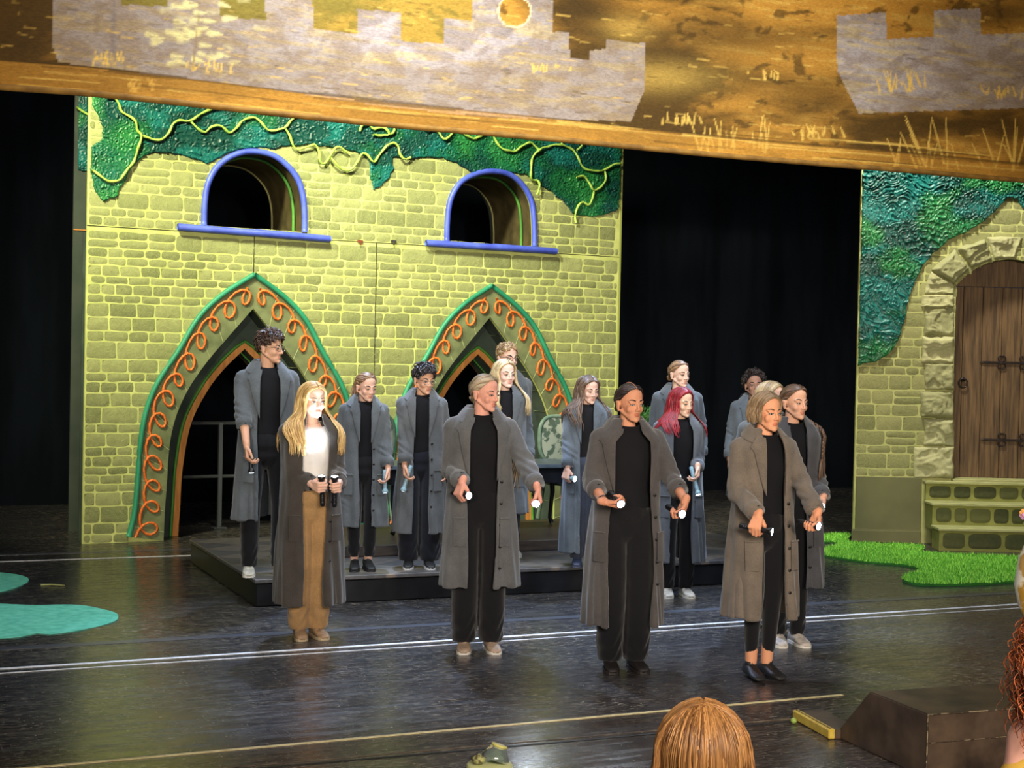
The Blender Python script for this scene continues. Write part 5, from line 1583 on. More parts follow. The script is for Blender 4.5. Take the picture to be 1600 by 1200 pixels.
# ---------------- a person
NP = [0]
def person(label, feet, H=1.65, yaw=0, head=(0, 0, 0), skin=(214, 166, 142), hair=('long', (150, 118, 78), (200, 170, 120)), hair_kw={},
           coat=(92, 95, 98), coat_len=.36, gap=.07, shirt=(20, 20, 24), trousers=(18, 18, 22), shoes=(220, 216, 206), shoe_kind='shoe', sole=(225, 222, 214),
           rw=None, lw=None, rt=None, lt=None, male=False, smile=False, glasses=None, bust=.5, leg_w=1.0, stance=.075, root_z=0.0, wide=1.0,
           hood=False, seed=1, ankle=.06, rsleeve=1.0, lsleeve=1.0, collar=True, dress=False, brow=None, neck_low=0.0, back_only=False, legs_yaw=0, buttons='l', gap_low=None, wrist_band=None, poles=None, shirt_low=.97, parting=False, puff=1.0, sleeve_w=1.0):
    rg = random.Random(seed); NP[0] += 1
    k = H / 1.70; hs = (0.5 + 0.5 * k)
    if gap_low is None: gap_low = gap
    fx, fy = feet.x, feet.y
    yw = R(yaw); Rw = rotz(yw)
    def toL(p): return Rw.T @ (np.array(p, float) - V3(fx, fy, root_z))
    eye_z = H - .113 * hs
    Rh = headrot(R(head[0]), R(head[1]), R(head[2]))
    piv = V3(0, .012, eye_z - .085 * hs)
    ho = piv + Rh @ (V3(0, -.018, .085) * hs)
    def T(v): 
        v = np.asarray(v, float)
        return v @ Rh.T + ho
    sh_z = 1.384 * k; sw = .150 * k * wide
    l1 = .285 * k; l2 = .245 * k
    # ---------- body: one continuous skinned figure
    B = MB(); head_prims(B, T, hs, male, smile)
    B.capsule(T(V3(0, .024, -.055) * hs), .043 * hs * (1.14 if male else 1), V3(0, .022, 1.43 * k), .050 * k, 14)
    B.capsule(V3(-.075 * k, .022, 1.40 * k), .032 * k, V3(.075 * k, .022, 1.40 * k), .032 * k, 12)
    B.ell(V3(0, .015, 1.32 * k), V3(.13, .085, .10) * k)
    v1, n1, f1 = remesh(B, .0042, 3, .5)
    hv = head_val((v1 - ho) @ Rh, hs)
    body = MB(); body.add(v1, f1.tolist() if isinstance(f1, np.ndarray) else f1, val=hv)
    # torso, hips and legs (clothed), coarser
    B = MB()
    B.ell(V3(0, .015, 1.27 * k), V3(.145, .095, .17) * k); B.ell(V3(0, .01, 1.07 * k), V3(.118, .088, .17) * k); B.ell(V3(0, .015, .93 * k), V3(.15, .105, .14) * k)
    hipx = .085 * k; st = stance * k
    legs = []
    for sg in (-1, 1):
        hp = V3(sg * hipx, .01, .90 * k); kn = V3(sg * (st + .008), -.012, .49 * k); an = V3(sg * st, .02, .085 * k)
        legs.append((hp, kn, an))
        B.capsule(hp, .082 * k, kn, .054 * k, 14); B.capsule(kn, .052 * k, an, .036 * k, 14); B.capsule(an, .034 * k, V3(sg * st, .030, .035 * k), .022 * k)
        B.capsule(V3(sg * st, .02, .038 * k), .020 * k, V3(sg * (st + .010), -.11 * k, .024 * k), .011 * k)
    # arms
    arms = {}
    for sg, key, tgt in ((-1, 'r', rw), (1, 'l', lw)):
        sh = V3(sg * sw, .02, sh_z)
        if tgt is None: wr = V3(sg * (sw + .06), -.03, sh_z - .50 * k)
        else: wr = toL(tgt)
        pole = V3(sg * .22, .9, -.2) if poles is None else V3(sg * poles[0], poles[1], poles[2])
        el, wr = ik(sh, wr, l1, l2, pole)
        arms[key] = (sh, el, wr)
        B.capsule(sh, .052 * k, el, .038 * k, 12)
        B.capsule(el, .038 * k, el + (wr - el) * .5, .034 * k, 12)
    v2, n2, f2 = remesh(B, .011, 2, .5)
    body.add(v2, f2.tolist() if isinstance(f2, np.ndarray) else f2, val=0)
    # forearms and hands, fine
    grips = {}
    for sg, key, tor in ((-1, 'r', rt), (1, 'l', lt)):
        sh, el, wr = arms[key]
        fa = unit(wr - el)
        if tor is not None:
            Y = unit(Rw.T @ np.array(tor['dir'], float))
        else:
            Y = unit(V3(0, -1, -.1))
        X = fa - Y * fa.dot(Y)
        if np.linalg.norm(X) < .25: X = X + V3(-sg * .8, 0, .2) - Y * V3(-sg * .8, 0, .2).dot(Y)
        hang = bool(tor and tor.get('hang'))
        if hang: X = unit(fa * .5 + V3(0, 0, -1)); Y = V3(0, -1, 0); Y = unit(Y - X * Y.dot(X))
        else: X = unit(X + V3(-sg * .05, 0, -(tor or {}).get('down', .55) * (1 - abs(Y[2])))); X = unit(X - Y * X.dot(Y))
        if tor is None: X = unit(fa + V3(0, 0, -.2)); Y = unit(Y - X * X.dot(Y))
        Z = np.cross(X, Y); 
        if sg < 0: Z = -Z
        B = MB()
        B.capsule(el + (wr - el) * .25, .034 * k, wr, .0245 * k, 12)
        hsz = .98 * (0.45 + .55 * k)
        hand_prims(B, wr + fa * .008, X, Y, Z, hsz, grip=tor is not None and not hang, tight=hang)
        v3, n3, f3 = remesh(B, .0040, 2, .4)
        body.add(v3, f3.tolist() if isinstance(f3, np.ndarray) else f3, val=.12)
        grips[key] = (wr + fa * .008 + (X * .072 + Z * .031) * hsz, Y, X, Z) if not hang else (wr + (X * .10 + Z * .026) * hsz, unit(Rw.T @ np.array(tor['dir'], float)), X, Z)
    sk = skin_mat(skin)
    root = body.build('person', sk, None, attr=True)
    root.location = (fx, fy, root_z); root.rotation_euler = (0, 0, yw)
    tag(root, label, 'person')
    # ---------- eyes, brows
    hc1, hc2 = hair[1], hair[2]
    bc = brow or tuple(int(q * .55) for q in hc1)
    M_b = mat('eyebrow_hair', srgb(*bc), rough=.8)
    for sg in (-1, 1):
        E_ = MB(); E_.ell(V3(0, 0, 0), (.0142, .0062, .0054), nu=8, nv=14)
        E_.ell(V3(0, -.0038, 0), (.0056, .003, .0052), nu=7, nv=12, mi=1)
        lash = [V3(x, -.0045 - .0018 * (1 - (x / .0145) ** 2), .0052 * (1 - (x / .0145) ** 2) ** .5 + .0002) for x in np.linspace(-.0142, .0142, 9)]
        E_.tube(lash, .0017, 5, mi=2)
        Ry = rotz(sg * .26)
        for i in range(len(E_.v)): E_.v[i] = T(((E_.v[i] @ Ry.T) + V3(sg * .0305, -.0742, -.0055)) * hs)
        E_.build('eye', [M_eyew, M_iris, M_lash], root)
        bw = [V3(sg * x, -.0800 + 9 * (x - .012) ** 2, .0165 + .006 * math.sin((x - .014) / .036 * 2.6)) for x in np.linspace(.014, .050, 8)]
        MB().tube(T(np.array(bw) * hs), np.array([.0022, .0032, .0035, .0034, .003, .0025, .002, .001]) * hs, 6, flat=1.0).build('eyebrow', M_b, root)
    if smile:
        MB().tube(T(np.array([V3(x, -.0765 + x * x * 16, -.0645 + x * x * 12) for x in np.linspace(-.019, .019, 9)]) * hs), .0045 * hs, 6).build('teeth', mat('teeth', srgb(225, 220, 210), rough=.3), root)
    if glasses:
        B_ = MB()
        for sg in (-1, 1):
            t = np.linspace(0, 2 * math.pi, 21)
            B_.tube(T(np.array([V3(sg * .033 + .023 * math.cos(a), -.0905 + .008 * abs(math.cos(a)) * (1 if sg * math.cos(a) > 0 else .3), -.004 + .020 * math.sin(a)) for a in t]) * hs), .0014 if glasses == 'wire' else .0024, 6, caps=False)
            B_.tube(T(np.array([V3(sg * .056, -.082, .004), V3(sg * .074, -.05, .006), V3(sg * .080, .01, .002)]) * hs), .0014, 5)
        B_.tube(T(np.array([V3(-.010, -.092, 0), V3(0, -.097, .003), V3(.010, -.092, 0)]) * hs), .0014, 5)
        B_.build('glasses', M_glassf if glasses == 'wire' else M_glassd, root)
    # ---------- hair
    Hb = make_hair(hair[0], rg, **hair_kw)
    sizes = [len(q) for q in Hb.v]; vv = np.concatenate(Hb.v); Hb.v = [T(vv * hs)]
    # keep long hair outside the shoulders and chest
    ncap = 48 * 18
    A_, o_ = Hb.v[0], 0
    if coat is not None: _z = np.array([.9, 1.16, 1.275, 1.364, 1.416, 1.458, 1.489, 1.53]) * k; _a = np.array([.20, .20, .205, .205, .176, .135, .110, .07]) * k * wide; _b = np.array([.165, .165, .166, .156, .138, .116, .098, .06]) * k
    else: _z = np.array([.9, 1.2, 1.33, 1.40, 1.45, 1.49]) * k; _a = np.array([.18, .19, .19, .15, .10, .07]) * k * wide; _b = np.array([.14, .14, .13, .11, .085, .06]) * k
    for ln in sizes:
        W = A_[o_:o_ + ln]; sgm = 6 if ln % 6 == 0 else 7 if ln % 7 == 0 else 5
        if o_ > 0 and ln % sgm == 0 and W[:, 2].min() < 1.52 * k:
            Cn = W.reshape(-1, sgm, 3).mean(1)
            a_ = np.interp(Cn[:, 2], _z, _a); b_ = np.interp(Cn[:, 2], _z, _b); y_ = Cn[:, 1] - .015
            q = np.sqrt((Cn[:, 0] / a_) ** 2 + (y_ / b_) ** 2)
            w_ = np.clip((1.52 * k - Cn[:, 2]) / .03, 0, 1)
            sc_ = np.where(q < 1.14, np.minimum((1.035 + .10 * q) / np.maximum(q, .25), 2.0), 1.0)
            sc_ = 1 + (sc_ - 1) * w_
            dx = Cn[:, 0] * (sc_ - 1); dy = y_ * (sc_ - 1)
            for _ in range(2):
                dx[1:-1] = (dx[:-2] + dx[1:-1] * 2 + dx[2:]) / 4; dy[1:-1] = (dy[:-2] + dy[1:-1] * 2 + dy[2:]) / 4
            W[:, 0] += np.repeat(dx, sgm); W[:, 1] += np.repeat(dy, sgm)
        o_ += ln
    Hb.val = [np.concatenate(Hb.val)]
    Hb.build('hair', hair_mat(hc1, hc2), root, attr=True)
    if parting:
        pts = [skull(0.03 * math.sin(t), R(t), 1.052) for t in np.linspace(-20, 52, 14)]
        MB().tube(T(np.array(pts) * hs), .0022, 5).build('scalp_parting', mat('scalp', srgb(*[int(q * .95) for q in skin]), rough=.6), root)
    # ---------- shirt
    M_sh = mat('jersey_cloth', srgb(*[int(q * .92) for q in shirt]), srgb(*[min(255, int(q * 1.05)) for q in shirt]), rough=.9, spec=.2, nscale=5, bscale=14, bstr=.25, bdist=.012)
    n_ = 40; ph = np.arange(n_) / n_ * 2 * math.pi
    lv = [(shirt_low, .140, .100), (shirt_low + .02, .142, .104), (1.06, .130, .098), (1.13, .132, .10), (1.22, .146, .108), (1.30, .152, .108), (1.37, .140, .096), (1.414, .112, .082), (1.455, .086, .070), (1.473 - neck_low * .3, .068, .060)]
    G = np.zeros((len(lv), n_, 3))
    for i, (z, a, b2) in enumerate(lv):
        c = np.cos(ph); s_ = np.sin(ph)
        X = a * wide ** .5 * np.sign(c) * np.abs(c) ** .9; Y = -b2 * np.sign(s_) * np.abs(s_) ** .9
        bm_ = bust * .028 * np.exp(-((z - 1.235) / .06) ** 2) * (np.exp(-((X - .065) / .05) ** 2) + np.exp(-((X + .065) / .05) ** 2)) * (Y < 0)
        zz = np.full(n_, z)
        if i >= len(lv) - 2: zz = zz - np.clip(-Y, 0, 1) * (.42 + neck_low) + np.clip(Y, 0, 1) * .25
        G[i] = np.stack([X, Y - bm_ + .014, zz], 1) * k
    flat = G.reshape(-1, 3); G = (flat + (fur_noise(flat, 1.6, seed)[:, None]) * .0035 * unit(V3(0, -1, 0))).reshape(G.shape)
    SB = MB(); SB.grid(G[::-1], closev=True)
    for sg, key in ((-1, 'r'), (1, 'l')):
        sh, el, wr = arms[key]
        SB.capsule(sh - V3(sg * .04, 0, -.004), .048 * k, sh + (el - sh) * .45, .046 * k * puff, 14)
    so = SB.build('shirt', M_sh, root)
    md = so.modifiers.new('s', 'SUBSURF'); md.levels = 1; md.render_levels = 1
    # ---------- trousers
    if not dress:
        B = MB()
        B.ell(V3(0, .015, .93 * k), V3(.158, .118, .13) * k); B.ell(V3(0, .014, .85 * k), V3(.150, .105, .11) * k)
        for sg, (hp, kn, an) in zip((-1, 1), legs):
            lw_ = leg_w
            B.capsule(hp, .094 * k, kn, (.062 + .02 * (lw_ - 1)) * k * max(1, lw_ ** .5), 16)
            hem = V3(sg * (st + .004), .012, ankle + .03)
            B.capsule(kn, (.062 + .02 * (lw_ - 1)) * k * max(1, lw_ ** .5), hem, .050 * k * lw_, 18)
        v4, n4, f4 = remesh(B, .0085, 3, .5)
        z = v4[:, 2]
        dd = fur_noise(v4 * V3(1, 1, .8), 1.2, seed + 2) * .004 + .004 * np.exp(-((z - .14) / .08) ** 2) * np.sin(z * 60 + 4 * np.sin(v4[:, 0] * 30 + v4[:, 1] * 25)) * (leg_w > .9)
        v4 = v4 + n4 * dd[:, None]
        v4[:, 2] = np.maximum(v4[:, 2], ankle)
        mkobj('trousers', v4, f4, coat_mat(trousers), root)
    # ---------- shoes
    M_s = mat('shoe_upper', srgb(*shoes), srgb(*[int(q * .8) for q in shoes]), rough=.6, nscale=30)
    M_so = mat('shoe_sole', srgb(*sole), rough=.6)
    for sg in (-1, 1):
        x0 = sg * (st + .004); to = sg * .10
        B_ = MB()
        secs = [(.072, .028, .020, .055), (.05, .034, .0, .085), (.01, .036, .0, .088), (-.03, .037, .0, .078), (-.07, .042, .0, .058), (-.11, .044, .0, .046), (-.145, .038, .0, .038), (-.168, .022, .0, .026)]
        G = np.zeros((len(secs), 16, 3)); a = np.arange(16) / 16 * 2 * math.pi
        for i, (y, w2, zb_, zt_) in enumerate(secs):
            zb_ = .012 
            c = np.cos(a); s_ = np.sin(a)
            G[i, :, 0] = w2 * np.sign(c) * np.abs(c) ** .7 + x0 + to * -(y)
            G[i, :, 1] = y + .018
            G[i, :, 2] = (zb_ + zt_) / 2 + (zt_ - zb_) / 2 * np.sign(s_) * np.abs(s_) ** .8
        G *= V3(k, k, 1) 
        B_.grid(G, closev=True); B_.f.append(tuple(range(16))); B_.mi.append(0); B_.f.append(tuple(7 * 16 + q for q in range(16))[::-1]); B_.mi.append(0)
        if shoe_kind != 'sock':
            for yl in (-.03, -.05, -.07): 
                zl = np.interp(-yl, [.03, .07], [.079, .060])
                B_.tube([(x0 * k - .022, (yl + .018) * k, zl - .004), (x0 * k, (yl + .018) * k, zl + .003), (x0 * k + .022, (yl + .018) * k, zl - .004)], .0035, 6)
        v5, f5 = B_.arrays(); v5, f5 = recalc(v5, f5)
        sho = mkobj('sock' if shoe_kind == 'sock' else 'shoe', v5, f5, M_s, root)
        if shoe_kind == 'sock':
            MB().lathe([(.030, .06), (.033, .075), (.034, .095), (.031, .097)], 18, Matrix.Translation((x0 * k, .02, 0)), caps=False).build('sock_cuff', M_s, sho)
        else:
            B_ = MB(); G2 = np.zeros((2, 30, 3)); out = []
            for y, w2, *_ in secs: out.append((x0 + to * -y + w2 * 1.06, y + .018))
            out2 = [(x0 + to * -y - w2 * 1.06, y + .018) for y, w2, *_ in secs]
            poly = out + out2[::-1]
            poly = resample(poly + [poly[0]], n=31)[:-1] * k
            G2 = np.zeros((4, 30, 3)); 
            for i, z in enumerate((0.001, .003, .017, .019)): G2[i, :, :2] = poly * 1.0; G2[i, :, 2] = z
            B_.grid(G2, closev=True); B_.f.append(tuple(range(30))[::-1]); B_.mi.append(0); B_.f.append(tuple(90 + q for q in range(30))); B_.mi.append(0)
            B_.build('sole', M_so, sho, smooth=False)
    # ---------- coat
    if coat is not None:
        Mc = coat_mat(coat)
        hem = coat_len
        wk = k * wide
        ZL = np.array([hem / k, .60, .85, 1.02, 1.16, 1.275, 1.364, 1.416, 1.458, 1.491])
        AL = np.array([.222, .208, .190, .176, .174, .180, .178, .146, .102, .078])
        BL = np.array([.178, .164, .150, .138, .137, .138, .126, .106, .084, .070])
        gp_ = np.array([gap_low, gap_low, (gap + gap_low) / 2, gap, gap, gap * 1.02, gap * .98, .062, .055, .05])
        def ring(z, u, off=0.0):
            a = np.interp(z, ZL, AL) * wide + off; b2 = np.interp(z, ZL, BL) + off; g_ = np.interp(z, ZL, gp_)
            e = .80
            # opening angle from the half gap
            p0 = math.asin(min(.98, (g_ / a) ** (1 / e)))
            p = p0 + u * (2 * math.pi - 2 * p0)
            s_ = np.sin(p); c = np.cos(p)
            X = a * np.sign(s_) * np.abs(s_) ** e; Y = -b2 * np.sign(c) * np.abs(c) ** e
            return np.stack([X * k, (Y + .014) * k, np.full(np.shape(p), z * k)], -1)
        zl = np.linspace(hem / k, 1.493, 46); uu = np.linspace(0, 1, 72)
        outer_ = np.stack([ring(z, uu, .010) for z in zl]); inner_ = np.stack([ring(z, uu, -.010) for z in zl])
        B = MB()
        nz_, nu_ = outer_.shape[:2]
        allv = np.concatenate([outer_.reshape(-1, 3), inner_.reshape(-1, 3)]); Nn = nz_ * nu_
        F = []
        for i in range(nz_ - 1):
            for j in range(nu_ - 1):
                a = i * nu_ + j
                F.append((a, a + 1, a + nu_ + 1, a + nu_)); F.append((Nn + a, Nn + a + nu_, Nn + a + nu_ + 1, Nn + a + 1))
        for j in range(nu_ - 1):
            F.append((j, Nn + j, Nn + j + 1, j + 1)); a = (nz_ - 1) * nu_ + j; F.append((a, a + 1, Nn + a + 1, Nn + a))
        for i in range(nz_ - 1):
            a = i * nu_; F.append((a, a + nu_, Nn + a + nu_, Nn + a)); a = i * nu_ + nu_ - 1; F.append((a, Nn + a, Nn + a + nu_, a + nu_))
        B.add(allv, F)
        slv = []
        for sg, key, sl in ((-1, 'r', rsleeve), (1, 'l', lsleeve)):
            sh, el, wr = arms[key]
            cuff = el + (wr - el) * sl * .93
            B.capsule(sh + V3(-sg * .055, .0, .016) * k, .052 * k, sh + V3(sg * .010, 0, -.012) * k, .062 * k, 16)
            B.capsule(sh + V3(sg * .006, 0, -.012) * k, .063 * k * sleeve_w ** .5, el, .058 * k * sleeve_w, 16)
            # tube rather than a capsule end, so that the cuff is cut square
            d = cuff - el; nn = 8
            pts = [el + d * t for t in np.linspace(0, 1, nn)]
            B.tube(pts, np.linspace(.058, .050, nn) * k, 18)
            B.ell(el, (.058 * k,) * 3)
            slv.append((cuff, unit(d), sg, el))
        v6, n6, f6 = remesh(B, .0085, 3, .5)
        z = v6[:, 2] / k; ang = np.arctan2(v6[:, 0], -(v6[:, 1] - .014))
        rmp = np.clip((1.05 - z) / .7, 0, 1)
        rg2 = np.random.default_rng(seed + 77)
        p1, p2 = rg2.uniform(0, 6.28, 2)
        arm_m = np.zeros(len(v6)); 
        for cuff, d, sg, el in slv:
            q = v6 - el; al = q @ d; dist = np.linalg.norm(q - al[:, None] * d, axis=1)
            inarm = np.exp(-np.clip(dist - .06, 0, 1) * 60) * (al > -.30)
            arm_m = np.maximum(arm_m, inarm)
        skirt = rmp * (1 - arm_m * .8) * (.012 * np.sin(ang * 7 + p1 + 2 * np.sin(ang * 2)) + .008 * np.sin(ang * 13 + p2 + z * 2))
        wr_ = (.0045 + .0045 * arm_m) * fur_noise(v6 * V3(1, 1, .55), .9, seed + 5) + arm_m * .004 * np.sin(v6 @ V3(20, 35, 60) + 3 * np.sin(v6 @ V3(25, -14, 30)))
        body_f = (1 - arm_m) * .004 * np.sin(ang * 9 + z * 9 + p2) * np.clip((1.4 - z) / .3, 0, 1)
        v6 = v6 + n6 * (skirt + wr_ + body_f)[:, None]
        v6[:, 2] = np.maximum(v6[:, 2], hem + .002)
        co = mkobj('coat', v6, f6, Mc, root)
        # cuffs
        for cuff, d, sg, el in slv:
            MB().tube([cuff - d * .055, cuff - d * .05, cuff + d * .004, cuff + d * .008, cuff + d * .002], np.array([.054, .0575, .055, .052, .042]) * k, 20, caps=False).build('cuff', Mc, co)
        if collar:
            # collar folded around the neck, and lapels down the front edges
            for sg in (1, -1):
                rows = []
                zs2 = np.linspace(1.10 if gap < .09 else 1.06, 1.436, 16)
                for z_ in zs2:
                    t = (z_ - zs2[0]) / (zs2[-1] - zs2[0])
                    W_ = .088 * t ** .75 if t < .80 else .088 * (1 - .45 * (t - .80) / .2)
                    a = np.interp(z_, ZL, AL) * wide; row = []
                    for q in np.linspace(0, 1, 7):
                        g_ = np.interp(z_, ZL, gp_); xx = g_ * .90 + W_ * q
                        b2 = np.interp(z_, ZL, BL) + .028 + .006 * math.sin(q * 3.1)
                        yy_ = -b2 * max(0.05, 1 - min(.98, xx / (a + .03)) ** 2.3) ** .5
                        row.append((sg * xx * k, (yy_ + .014) * k, (z_ + .012 * q * t) * k))
                    rows.append(row)
                G = np.array(rows); 
                Gb = G.copy(); Gb[..., 1] += .006
                B_ = MB(); B_.grid(G if sg > 0 else G[::-1]); B_.grid(Gb if sg < 0 else Gb[::-1])
                B_.build('lapel', Mc, co)
            rows = []
            for aa in np.linspace(-2.25, 2.25, 34):     # 0 = nape
                p = aa
                ca, sa = math.cos(p), math.sin(p)
                fr = max(0, (abs(aa) - 1.2) / 1.05)
                row = []
                for t in np.linspace(0, 1, 8):
                    if t < .35:
                        q = t / .35; rr = .068 + .012 * q; zz_ = 1.484 + .028 * math.sin(q * 1.57)
                    else:
                        q = (t - .35) / .65; rr = .080 + (.050 + .018 * fr) * q; zz_ = 1.512 - .060 * q ** 1.3
                    rx, ry = rr * 1.10 * wide ** .3, rr * .98
                    row.append((rx * sa * k, (ry * ca + .018 - .014 * fr) * k, (zz_ - .045 * fr) * k))
                rows.append(row)
            G = np.array(rows); cen_ = V3(0, .018 * k, 1.40 * k)
            dv = G - cen_; Gb = G - dv / np.linalg.norm(dv, axis=2)[..., None] * .007
            B_ = MB(); B_.grid(G); B_.grid(Gb[::-1]); B_.build('collar', Mc, co)
        # pockets and buttons on the surface
        def onsurf(x, z_, off):
            a = np.interp(z_, ZL, AL) * wide; b2 = np.interp(z_, ZL, BL) + off
            return V3(x * k, (-b2 * max(.04, 1 - min(.99, abs(x) / (a + off)) ** 2.35) ** .5 + .014) * k, z_ * k)
        for sg in (1, -1):
            xs_ = np.linspace(max(.105, gap_low + .018), max(.175, gap_low + .075), 6); zs3 = np.linspace(.66, .83, 6)
            G = np.array([[onsurf(sg * x, z_, .030) for x in xs_] for z_ in zs3])
            B_ = MB(); B_.grid(G if sg > 0 else G[::-1])
            top = [onsurf(sg * x, .83, .034) for x in xs_]; B_.tube(top, .005, 6)
            B_.build('pocket', Mc, co)
        sg = 1 if buttons == 'l' else -1
        for z_ in (1.05, .92, .79, .66, .53):
            if z_ * k < hem + .05: continue
            g_ = np.interp(z_, ZL, gp_)
            c = onsurf(sg * (g_ + .022), z_, .024)
            MB().lathe([(0, -.003), (.0085, -.003), (.009, 0), (.0075, .003), (0, .0025)], 14, Matrix.Translation(c.tolist()) @ Matrix.Rotation(R(90), 4, 'X')).build('button', M_button, co)
    if hood:
        B_ = MB(); B2_ = []
        for aa in np.linspace(-2.7, 2.7, 30):
            ca, sa = math.cos(aa), math.sin(aa)
            r_ = .095 + .02 * ca
            B2_.append((r_ * 1.05 * sa * k, (r_ * ca + .02) * k, (1.455 + .035 * ca) * k))
        B_.tube(B2_, .030 * k * (1 + .1 * np.sin(np.arange(30) * .9)), 12)
        B_.build('hood', M_sh, root)
    if wrist_band:
        sh, el, wr = arms[wrist_band]; d = unit(wr - el)
        MB().tube([wr - d * .022, wr - d * .018, wr - d * .012, wr - d * .008], [.028, .0305, .0305, .028], 14, caps=False).build('wristband', M_tb, root)
    # ---------- flashlights held (things of their own)
    for key, tor in (('r', rt), ('l', lt)):
        if tor is None or tor.get('none'): continue
        pos, Y, X, Z = grips[key]
        wp = Rw @ pos + V3(fx, fy, root_z)
        flashlight(tor['label'], wp.tolist(), Rw @ Y, lit=tor.get('lit', 1), pale=tor.get('pale', False), L=tor.get('L', .17), glow=tor.get('glow', 30), spotW=tor.get('W', 0), tail=tor.get('tail', .42), spot_ang=tor.get('ang', 38))
    return root
# ================================================================ the cast
def G0(px, py, z=0.0): return ground(px, py, z)
def D(px, py, dist): return np.array(atd(px, py, dist))
def g_(px, d, z=0.0):
    """standing point at column px and depth d"""
    p = atd(px, 700, d); return Vector((p.x, p.y, z))
CG = (86, 90, 94)          # grey wool
PT = .2                      # platform height

# tall boy with glasses, rear left on the platform
p = g_(416, 10.62)
person('tall performer in round glasses looking right, farthest left on the platform', p, 1.755, 18, (52, 2, 0), (206, 160, 132), ('short', (38, 27, 22), (84, 60, 48)), dict(L=.052, wav=.006),
       coat=CG, coat_len=.40, gap=.078, root_z=PT, male=True, glasses='wire', rw=D(386, 730, 10.26), poles=(.6, .9, -.2), rt=dict(dir=(.12, -.22, -1), hang=True, label='black flashlight pointing down in the hand of the tall boy with glasses', glow=6, W=4, ang=50),
       rsleeve=.42, stance=.10, seed=3, leg_w=1.15, shoes=(214, 210, 196), wide=1.02, bust=0)
# long-haired blonde with white top, front left
p = g_(487, 9.33)
person('blonde performer in white top and tan trousers with face lit from below', p, 1.62, 22, (10, 4, 0), (226, 186, 166), ('long', (150, 112, 60), (226, 190, 126)), dict(L=.36, wav=.007, n=1.3, front=.75),
       coat=(66, 61, 58), coat_len=.215, gap=.085, gap_low=.07, shirt=(224, 220, 218), trousers=(158, 124, 84), shoes=(168, 136, 102), sole=(180, 160, 130), seed=4, leg_w=1.45, stance=.058, bust=1, neck_low=.35,
       rw=D(486, 756, 9.18), lw=D(530, 754, 9.14), rt=dict(dir=(-.02, -.26, 1), label='upright black flashlight, left of the two held by the blonde in the white top', glow=14, W=26, ang=120, tail=.66, L=.20),
       lt=dict(dir=(.02, -.26, 1), label='upright black flashlight, right of the two held by the blonde in the white top', glow=14, W=26, ang=120, tail=.66, L=.20), collar=False, wide=1.02)
# girl with ponytail
p = g_(568, 10.95)
person('girl with brown ponytail and unbuttoned grey coat looking down, right of the blonde in white', p, 1.475, 12, (24, 10, 0), (214, 172, 152), ('pony', (92, 66, 46), (160, 126, 92)), dict(L=.20),
       coat=CG, coat_len=.33, gap=.052, root_z=PT, seed=5, stance=.06, shoes=(22, 22, 26), sole=(30, 30, 34), ankle=.10, bust=.2,
       lw=D(606, 730, 10.85), lt=dict(dir=(.05, -.15, -1), hang=True, label='pale flashlight hanging at the side of the girl with the ponytail', pale=True, glow=3, W=1.5))
# short dark hair, glasses
p = g_(658, 11.12)
person('performer with short black hair and glasses in grey coat, on the platform', p, 1.535, 6, (28, 8, 0), (206, 160, 134), ('short', (22, 18, 20), (56, 48, 50)), dict(L=.05, wav=.007, n=1.2),
       coat=(88, 91, 94), coat_len=.27, gap=.062, root_z=PT, seed=6, glasses='wire', stance=.085, leg_w=1.7, trousers=(22, 24, 34), shoes=(30, 30, 34), sole=(200, 200, 204), bust=.2,
       rw=D(632, 728, 10.98), rt=dict(dir=(-.28, -.12, -1), hang=True, label='pale blue flashlight pointing down in the hand of the performer with short black hair', pale=True, glow=3, W=1.5, L=.2))
# glasses man behind
p = g_(789, 11.9)
person('fair-haired man with dark glasses at the back, half hidden in the right archway', p, 1.715, 10, (24, 0, 0), (216, 176, 156), ('short', (120, 94, 64), (186, 156, 112)), dict(L=.032, wav=.001),
       coat=CG, coat_len=.60, gap=.07, root_z=PT, male=True, glasses='dark', seed=7, bust=0, lw=D(818, 702, 11.9), trousers=(20, 20, 26))
# blonde behind braid
p = g_(786, 11.42)
person('young performer with long loose blonde hair, directly behind the braided woman', p, 1.585, 8, (20, 0, 0), (222, 186, 170), ('long', (138, 112, 74), (206, 184, 140)), dict(L=.34, wav=.010, n=1.1, front=.7),
       coat=CG, coat_len=.40, gap=.06, root_z=PT, seed=8, shoes=(226, 224, 216), bust=.6)
# front woman with braid
p = g_(752, 9.02)
person('woman with a blonde side braid over black top, holding two bright flashlights', p, 1.70, 8, (42, 6, 0), (214, 156, 138), ('braid', (112, 94, 74), (178, 158, 130)), dict(L=.33, shoulder=1),
       coat=(88, 88, 90), coat_len=.40, gap=.092, gap_low=.085, seed=9, stance=.078, leg_w=1.5, shoes=(176, 150, 128), sole=(210, 205, 198), bust=.9, wide=1.08,
       rw=D(722, 752, 8.78), lw=D(839, 761, 8.72), rt=dict(dir=(.62, -.75, -.02), label='black flashlight with white lens held low by the braided woman, the left of her two', glow=40, W=10, tail=.60), wrist_band='r',
       lt=dict(dir=(.06, -1, -.28), label='black flashlight glaring at the camera in the braided woman\'s other hand', glow=300, W=10, tail=.60, ang=84))
